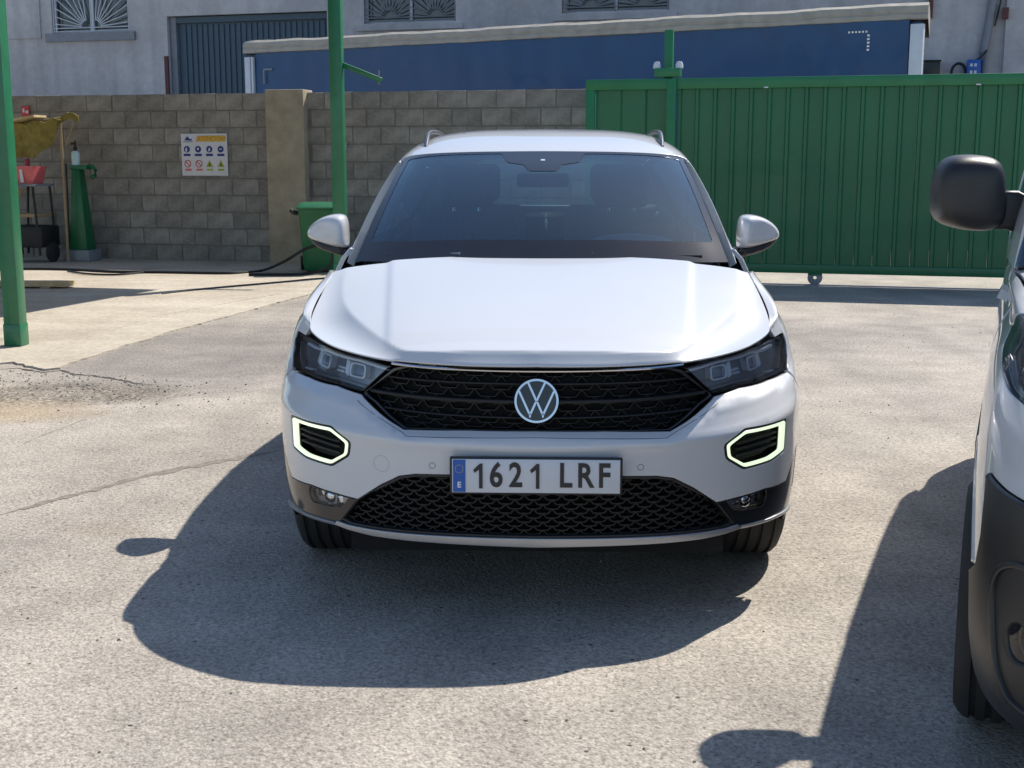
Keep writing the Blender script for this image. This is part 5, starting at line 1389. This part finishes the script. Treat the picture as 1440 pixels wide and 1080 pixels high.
# rub strip and door handle
for s_ in (1, -1):
    strip('rub_strip', VS, [(s_ * u, v) for u, v in vside([(1.28, .62), (2.2, .62), (3.1, .62)])], 'vanblack', van, w=.06, top=.014, bot=-.002)
    strip('door_handle', VS, [(s_ * u, v) for u, v in vside([(2.0, 1.0), (2.15, 1.005)])], 'vanpaint', van, w=.03, top=.02, bot=-.002)
hu = float(vH.AU[-1]); hvv = float(vH.AV[-1])
panel('bonnet', vH, dens([(-hu, 0), (hu, 0), (hu, hvv), (-hu, hvv)], .04), 'vanpaint', van, res=.04, shrink=.002)
G, fs = shell('', VS, .07, 'void'); Gf = G.reshape(-1, 3)
keep = [f for f in fs if not (min(math.hypot(Gf[list(f)].mean(0)[1] - VAY, Gf[list(f)].mean(0)[2] - VAZ), math.hypot(Gf[list(f)].mean(0)[1] - 3.6, Gf[list(f)].mean(0)[2] - VAZ)) < .42 and abs(Gf[list(f)].mean(0)[0]) > .5)]
link('inner_shell', mesh_from('inner_shell', Gf, keep, 'void'), van)
G, fs = shell('', vH, .03, 'void'); link('bonnet_undershell', mesh_from('bonnet_undershell', G.reshape(-1, 3), fs, 'void'), van)  # unseen dark shell added below the van bonnet to keep light out
MB().box((0, 2.2, .26), (1.2, 4.0, .08)).build('floor_pan', 'void', van)
U = [float(vG.AU[i * 10]) for i in range(7)]; V_ = [float(vG.AV[i * 10]) for i in range(5)]
panel('roof', vG, dens([(-U[3], .002), (U[3], .002), (U[3], V_[4]), (-U[3], V_[4])], .06), 'vanpaint', van, res=.06)
for s_ in (1, -1):
    f = (lambda P: P) if s_ > 0 else mir
    fr = dens([(U[3] + .002, .002), (U[6], .002), (U[6], V_[4]), (U[3] + .002, V_[4])], .06)
    w1 = rnd_poly([(U[3] + .07, V_[1] * .8), (U[6] - .04, V_[1] * .9), (U[6] - .03, V_[2]), (U[3] + .06, V_[2])], .04)
    panel('body_side', vG, f(fr), 'vanpaint', van, holes=[f(w1)], res=.05)
    panel('side_window', vG, f(w1), 'sideglass', van, off=-.004, res=.06, thick=.003)
    b = MB(); nn = 20
    for i in range(nn + 1):
        a = R(-10) + R(200) * i / nn
        for x_ in (.5, .86): b.v.append(Vector((s_ * x_, VAY - .41 * math.cos(a), VAZ + .41 * math.sin(a))))
    for i in range(nn): b.f.append((2 * i, 2 * i + 1, 2 * i + 3, 2 * i + 2))
    b.build('wheel_well', 'void', van)
    wheel(s_ * .815, VAY, s_, 0, van, rad=.325, wd=.205); wheel(s_ * .80, 3.6, s_, 0, van, rad=.325, wd=.205)
bk = MB(); bk.add([(-.8, 4.36, .4), (.8, 4.36, .4), (.8, 4.30, 1.15), (.7, 4.25, 1.75), (-.7, 4.25, 1.75), (-.8, 4.30, 1.15)], [(0, 1, 2, 5), (5, 2, 3, 4)]); bk.build('rear_doors', 'vanpaint', van)
vW = Surf([[(0, 1.0, 1.20), (.4, 1.02, 1.195), (.70, 1.05, 1.18), (.845, 1.08, 1.168)], [(0, 1.38, 1.475), (.36, 1.40, 1.47), (.66, 1.42, 1.45), (.79, 1.43, 1.43)], [(0, 1.78, 1.72), (.33, 1.80, 1.715), (.60, 1.80, 1.70), (.698, 1.84, 1.675)]], k=10, su=5, sv=4)
a_, b_ = float(vW.AU[-1]), float(vW.AV[-1])
panel('windscreen', vW, dens([(-a_, 0), (a_, 0), (a_, b_), (-a_, b_)], .06), 'glass', van, res=.07, thick=.004)
panel('glass_border', vW, dens([(-a_, 0), (a_, 0), (a_, b_), (-a_, b_)], .06), 'frit', van, holes=[[(-a_ + .05, .08), (a_ - .05, .08), (a_ - .05, b_ - .05), (-a_ + .05, b_ - .05)]], off=-.007, res=.06, thick=.002)
MB().box((0, 1.5, .9), (1.4, .6, .5)).build('dashboard', 'dash', van, bevel=.05)
for x_ in (-.42, .42):
    b = MB(); b.box((x_, 2.1, .65), (.48, .5, .2)); b.box((x_, 2.4, 1.05), (.46, .16, .75)); b.build('seat', 'fabric', van, bevel=.04)
MB().box((0, 2.7, 1.1), (1.45, .04, 1.2)).build('bulkhead', 'dash', van)
# door mirrors
def vmirror(s_):
    ol = [(-.10, -.075), (-.108, -.02), (-.105, .05), (-.085, .100), (-.045, .118), (.03, .116), (.075, .105), (.095, .075), (.104, .0), (.108, -.05), (.10, -.10), (.04, -.112), (-.05, -.098)]
    lay = [(-.075, .55), (-.06, .82), (-.03, .96), (.02, 1.0), (.06, 1.0), (.07, .9)]; n = len(ol); b = MB()
    for y_, f in lay: b.v += [Vector((-s_ * x * f, y_, z * f)) for x, z in ol]
    for k in range(len(lay) - 1):
        for i in range(n): j = (i + 1) % n; b.f.append((k * n + i, k * n + j, (k + 1) * n + j, (k + 1) * n + i))
    b.f.append(tuple(range(n))); b.f.append(tuple((len(lay) - 1) * n + i for i in range(n)))
    o = b.build('wing_mirror', 'vanblack', van, smooth=True, sub=2)
    c = MB(); c.prism([(-s_ * x, z) for x, z in [(-.02, -.098), (.10, -.100), (.20, -.125), (.215, -.03), (.13, .012), (.09, .012), (.07, -.03)]], -.035, .04); c.build('mirror_arm', 'vanblack', o, bevel=.012, seg=3)
    MB().box((s_ * 0, .066, .01), (.14, .006, .15)).build('mirror_glass', 'chrome', o, bevel=.002)
    o.rotation_euler = (0, 0, -s_ * R(14) if s_ > 0 else R(14)); return o
for s_ in (1, -1):
    o = vmirror(s_)
    o.location = VMI @ Vector((1.345, 3.80, 1.345)) if s_ < 0 else Vector((1.04, 1.46, 1.345))

# ================================================================== YARD OBJECTS
# green wheelie bin
bc = gp(446, 386); bin_ = thing('wheelie_bin', 'green plastic wheeled bin beside the concrete pillar', 'bin', (bc.x + .02, bc.y + .30, .014), R(8))
bin_.scale = (1.08, 1.0, .93)
def loft(b, secs, n=8, r=.06):
    rings = []
    for w, d, z, cy in secs:
        p = rnd_poly([(-w / 2, cy - d / 2), (w / 2, cy - d / 2), (w / 2, cy + d / 2), (-w / 2, cy + d / 2)], min(r, w * .3), 3); rings.append([Vector((x, y, z)) for x, y in p])
    m = len(rings[0]); k = len(b.v)
    for g_ in rings: b.v += g_
    for i in range(len(rings) - 1):
        for j in range(m): a = k + i * m + j; c = k + i * m + (j + 1) % m; b.f.append((a, c, c + m, a + m))
    b.f.append(tuple(k + j for j in range(m))[::-1]); b.f.append(tuple(k + (len(rings) - 1) * m + j for j in range(m))); return b
loft(MB(), [(.40, .42, .03, .0), (.43, .46, .12, 0), (.50, .56, .78, 0), (.52, .58, .80, 0), (.52, .58, .86, 0)]).build('bin_body', 'greenbin', bin_, smooth=True)
loft(MB(), [(.56, .64, .865, -.01), (.565, .645, .89, -.01), (.50, .56, .935, 0), (.36, .40, .95, 0)]).build('bin_lid', 'greenbin', bin_, smooth=True)
MB().tube([(-.26, -.2, .80), (-.31, -.2, .81), (-.34, -.2, .84), (-.34, .2, .84), (-.31, .2, .81), (-.26, .2, .80)], .022, 8).build('handle', 'blackmatte', bin_, smooth=True)
for s_ in (-1, 1):
    b = MB(); b.lathe([(.0, -.025), (.09, -.025), (.10, -.015), (.10, .015), (.09, .025), (0, .025)], 20, 'X'); b.build('wheel', 'blackmatte', bin_, smooth=True).location = (s_ * .23, .25, .10)
# hose
def spline(P, n=10):
    P = [Vector(p) for p in P]; out = []
    for i in range(len(P) - 1):
        p0 = P[max(i - 1, 0)]; p1, p2 = P[i], P[i + 1]; p3 = P[min(i + 2, len(P) - 1)]
        for k in range(n):
            t = k / n; out.append(.5 * ((2 * p1) + (p2 - p0) * t + (2 * p0 - 5 * p1 + 4 * p2 - p3) * t * t + (3 * p1 - p0 - 3 * p2 + p3) * t ** 3))
    return out + [P[-1]]
z_ = .03
hp_ = [gp(-30, 379, z_), gp(40, 378, z_), (gp(100, 379, z_)), gp(160, 382, z_), gp(240, 383, z_), gp(320, 384, z_), gp(365, 381, z_)]
up = bc + Vector((0, -.12, 0))
hp_ += [Vector((up.x - .42, up.y, .16)), Vector((up.x - .12, up.y, .33)), Vector((up.x + .10, up.y - .02, .38)), Vector((up.x + .22, up.y - .03, .28)), Vector((up.x + .16, up.y - .04, .10)), Vector((up.x - .08, up.y - .08, .035)), gp(410, 386, z_), gp(350, 386, z_)]
b = MB(); b.tube(spline(hp_), .018, 8); tag(b.build('garden_hose', 'hose', smooth=True), 'black rubber hose lying on the concrete and looping up against the green bin', 'hose')
b = MB(); b.tube(spline([gp(95, 381, z_), gp(125, 385, z_), (gp(165, 386, z_)), gp(215, 382, z_), gp(260, 383, z_)]), .012, 8); tag(b.build('cable', 'hose', smooth=True), 'thin black cable bowed forward of the hose near the wall shadow', 'cable')
b = MB(); b.tube(spline([gp(228, 413, .02), gp(300, 405, .02), gp(380, 398, .02), gp(440, 392, .02), gp(470, 391, .02)]), .008, 8); tag(b.build('rope', 'hose', smooth=True), 'thin dark rope stretched over the sunlit concrete towards the bin', 'rope')
# plank
pa, pb_ = gp(-60, 406), gp(102, 406); b = MB(); b.beam((pa.x, pa.y, .06), (pb_.x, pb_.y, .06), .22, .05)
o = b.build('plank', 'wood'); tag(o, 'pale wooden plank lying on the concrete behind the left post', 'plank')
for t_ in (.15, .8):
    c = pa.lerp(pb_, t_); tag(MB().box((c.x, c.y, .024), (.1, .3, .02)).build('batten', 'card'), 'short flat wooden batten under the pale plank, ' + ('farther left' if t_ < .5 else 'nearer its pointed end'), 'batten')
# green stand with bottle and vice
def wallp(px, z, out=.4):
    """point `out` metres in front of the wall for a photo column"""
    k = (px - 720) / FPX; lo, hi = -12.0, 2.0
    for _ in range(40):
        m_ = (lo + hi) / 2; y = 17.2 - .245 * m_ - out
        if m_ < k * (y * .985 + (CAM_H - z) * .174): lo = m_
        else: hi = m_
    return Vector((lo, 17.2 - .245 * lo - out, z))
sp = wallp(117, .014, .45); st_ = thing('tool_stand', 'dark green pedestal stand against the block wall with a clamp on top', 'stand', sp, -WA)
b = MB(); b.add([(-.13, -.12, .16), (.15, -.12, .16), (.15, .12, .16), (-.13, .12, .16), (-.06, -.07, 1.28), (.06, -.07, 1.28), (.06, .07, 1.28), (-.06, .07, 1.28)], [(0, 3, 2, 1), (4, 5, 6, 7), (0, 1, 5, 4), (1, 2, 6, 5), (2, 3, 7, 6), (3, 0, 4, 7)]); b.build('pedestal', 'greengate', st_, bevel=.01)
MB().box((0, 0, .08), (.40, .34, .16)).build('foot', 'grey', st_, bevel=.01)
MB().box((.05, 0, 1.31), (.26, .16, .06)).build('top_plate', 'greengate', st_, bevel=.008)
b = MB(); b.tube([(.17, 0, 1.33), (.24, 0, 1.32), (.28, 0, 1.27), (.27, 0, 1.20), (.20, 0, 1.17)], .028, 8); b.build('clamp', 'greengate', st_, smooth=True)
MB().tube([(-.17, -.02, 1.36), (-.18, -.02, .7), (-.19, -.02, .02)], .012, 8).build('cable', 'hose', st_)
bo = thing('spray_bottle', 'pale blue bottle with black nozzle standing on the green pedestal', 'bottle', sp + Vector((-.02, 0, 1.341)), 0)
b = MB(); b.lathe([(.0, 0), (.055, 0), (.058, .01), (.058, .15), (.05, .18), (.022, .20)], 18, 'Z'); b.build('bottle_body', 'palebottle', bo, smooth=True)
b = MB(); b.lathe([(.024, .19), (.03, .24), (.012, .26), (.012, .34), (0, .34)], 12, 'Z'); b.box((-.02, 0, .30), (.07, .02, .03)); b.build('nozzle', 'blackmatte', bo, smooth=True)
# cart with covered machine
cp = wallp(50, .014, .75); cart = thing('tool_cart', 'black two wheeled tool cart with a shelf beside the left green post', 'cart', cp, -WA)
for sx in (-.24, .22):
    for sy in (-.2, .2): MB().tube([(sx, sy, .1), (sx * .75, sy, 1.05)], .018, 8).build('leg', 'blackmatte', cart)
MB().box((0, 0, .36), (.55, .45, .30)).build('tool_box', 'blackmatte', cart, bevel=.03)
MB().box((-.02, 0, .655), (.42, .42, .05)).build('shelf', 'card', cart, bevel=.004)
MB().box((0, .0, 1.07), (.44, .44, .03)).build('shelf', 'grey', cart, bevel=.004)
for sx in (-.29, .29):
    b = MB(); b.lathe([(0, -.03), (.12, -.03), (.14, -.02), (.14, .02), (.12, .03), (0, .03)], 20, 'X'); b.build('wheel', 'rubber', cart, smooth=True).location = (sx, 0, .14)
cr = thing('red_crate', 'faded red open plastic crate sitting on the cart', 'crate', cp + Vector((.02, -.05, 1.086)), -WA)
b = MB(); b.add([(-.10, -.12, 0), (.12, -.12, 0), (.12, .12, 0), (-.10, .12, 0), (-.13, -.15, .24), (.17, -.15, .24), (.17, .15, .24), (-.13, .15, .24)], [(0, 3, 2, 1), (0, 1, 5, 4), (1, 2, 6, 5), (2, 3, 7, 6), (3, 0, 4, 7)]); b.build('crate_shell', 'pink', cr)
MB().box((.02, -.15, .235), (.31, .014, .02)).build('rim', 'pink', cr)
MB().prism([(-.05, .02), (.0, .02), (-.02, .20), (-.06, .20)], -.155, -.142).build('label_strip', 'signwhite', cr)
tag(MB().tube([(0, 0, 0), (0, 0, .34)], .035, 10).build('fire_extinguisher', 'red', smooth=True), 'dark red cylinder standing behind the crate under the yellow cloth', 'cylinder').location = cp + Vector((-.07, .12, 1.09))
fu = thing('paper_funnel', 'pale paper cone hanging under the red crate', 'funnel', cp + Vector((-.12, -.26, .80)), 0)
b = MB(); b.lathe([(.012, 0), (.13, .22)], 16, 'Z'); b.build('cone', 'card', fu, smooth=True)
# yellow cloth over a frame, board on top
yc = wallp(62, 1.35, .6); cl_ = MB(); nx, ny = 22, 14; rr = random.Random(5)
for j in range(ny + 1):
    for i in range(nx + 1):
        u, v = i / nx, j / ny; x_ = -.62 + 1.06 * u; 
        drop = .05 + .42 * math.sin(math.pi * min(1, u * .95 + .08)) ** .7
        if u > .9: drop *= .5
        y_ = -.20 + .03 * math.sin(u * 19) + .05 * v; z2 = 1.98 - .10 * (1 - u) - drop * v + .02 * math.sin(u * 23 + v * 5) + rr.uniform(-.008, .008)
        cl_.v.append(Vector((x_, y_ + .06 * math.sin(v * 3.1), z2)))
for j in range(ny):
    for i in range(nx): a = j * (nx + 1) + i; cl_.f.append((a, a + 1, a + nx + 2, a + nx + 1))
o = cl_.build('yellow_cloth', 'yellow', smooth=True); o.location = (yc.x, yc.y, 0); o.rotation_euler = (0, 0, -WA); sm = o.modifiers.new('solid', 'SOLIDIFY'); sm.thickness = .012
tag(o, 'dirty yellow cloth draped in folds under the pale board at the wall', 'cloth')
bd_ = MB(); bd_.beam((-.9, -.22, 1.86), (.12, -.20, 2.02), .30, .03); o = bd_.build('leaning_board', 'wood'); o.location = (yc.x, yc.y, 0); o.rotation_euler = (0, 0, -WA); tag(o, 'pale sunlit board lying tilted on top of the yellow cloth', 'board')
fr_ = MB(); fr_.tube([(.36, -.1, 0), (.36, -.1, 1.99)], .02, 8); fr_.tube([(-.7, -.1, 0), (-.7, -.1, 1.9)], .02, 8); fr_.tube([(-.72, -.1, 1.87), (.60, -.1, 2.0)], .02, 8); fr_.tube([(.60, -.1, 2.0), (.42, -.1, 1.6)], .012, 6)
o = fr_.build('rack_frame', 'card', smooth=True); o.location = (yc.x, yc.y, .014); o.rotation_euler = (0, 0, -WA); tag(o, 'thin tube rack carrying the yellow cloth in front of the wall', 'rack')
cb = MB(); nx = 10
for i in range(nx + 1):
    for j in range(5): cb.v.append(Vector((.40 + .26 * i / nx, -.14 + .02 * math.sin(i), 2.02 + .05 * math.sin(math.pi * i / nx) - .022 * j + .01 * math.sin(i * 2 + j))))
for i in range(nx):
    for j in range(4): a = i * 5 + j; cb.f.append((a, a + 5, a + 6, a + 1))
o = cb.build('glove', 'yellow', smooth=True); o.location = (yc.x, yc.y, 0); o.rotation_euler = (0, 0, -WA); o.modifiers.new('solid', 'SOLIDIFY').thickness = .02
tag(o, 'crumpled yellowish rag on the right end of the rack above the bottle', 'rag')
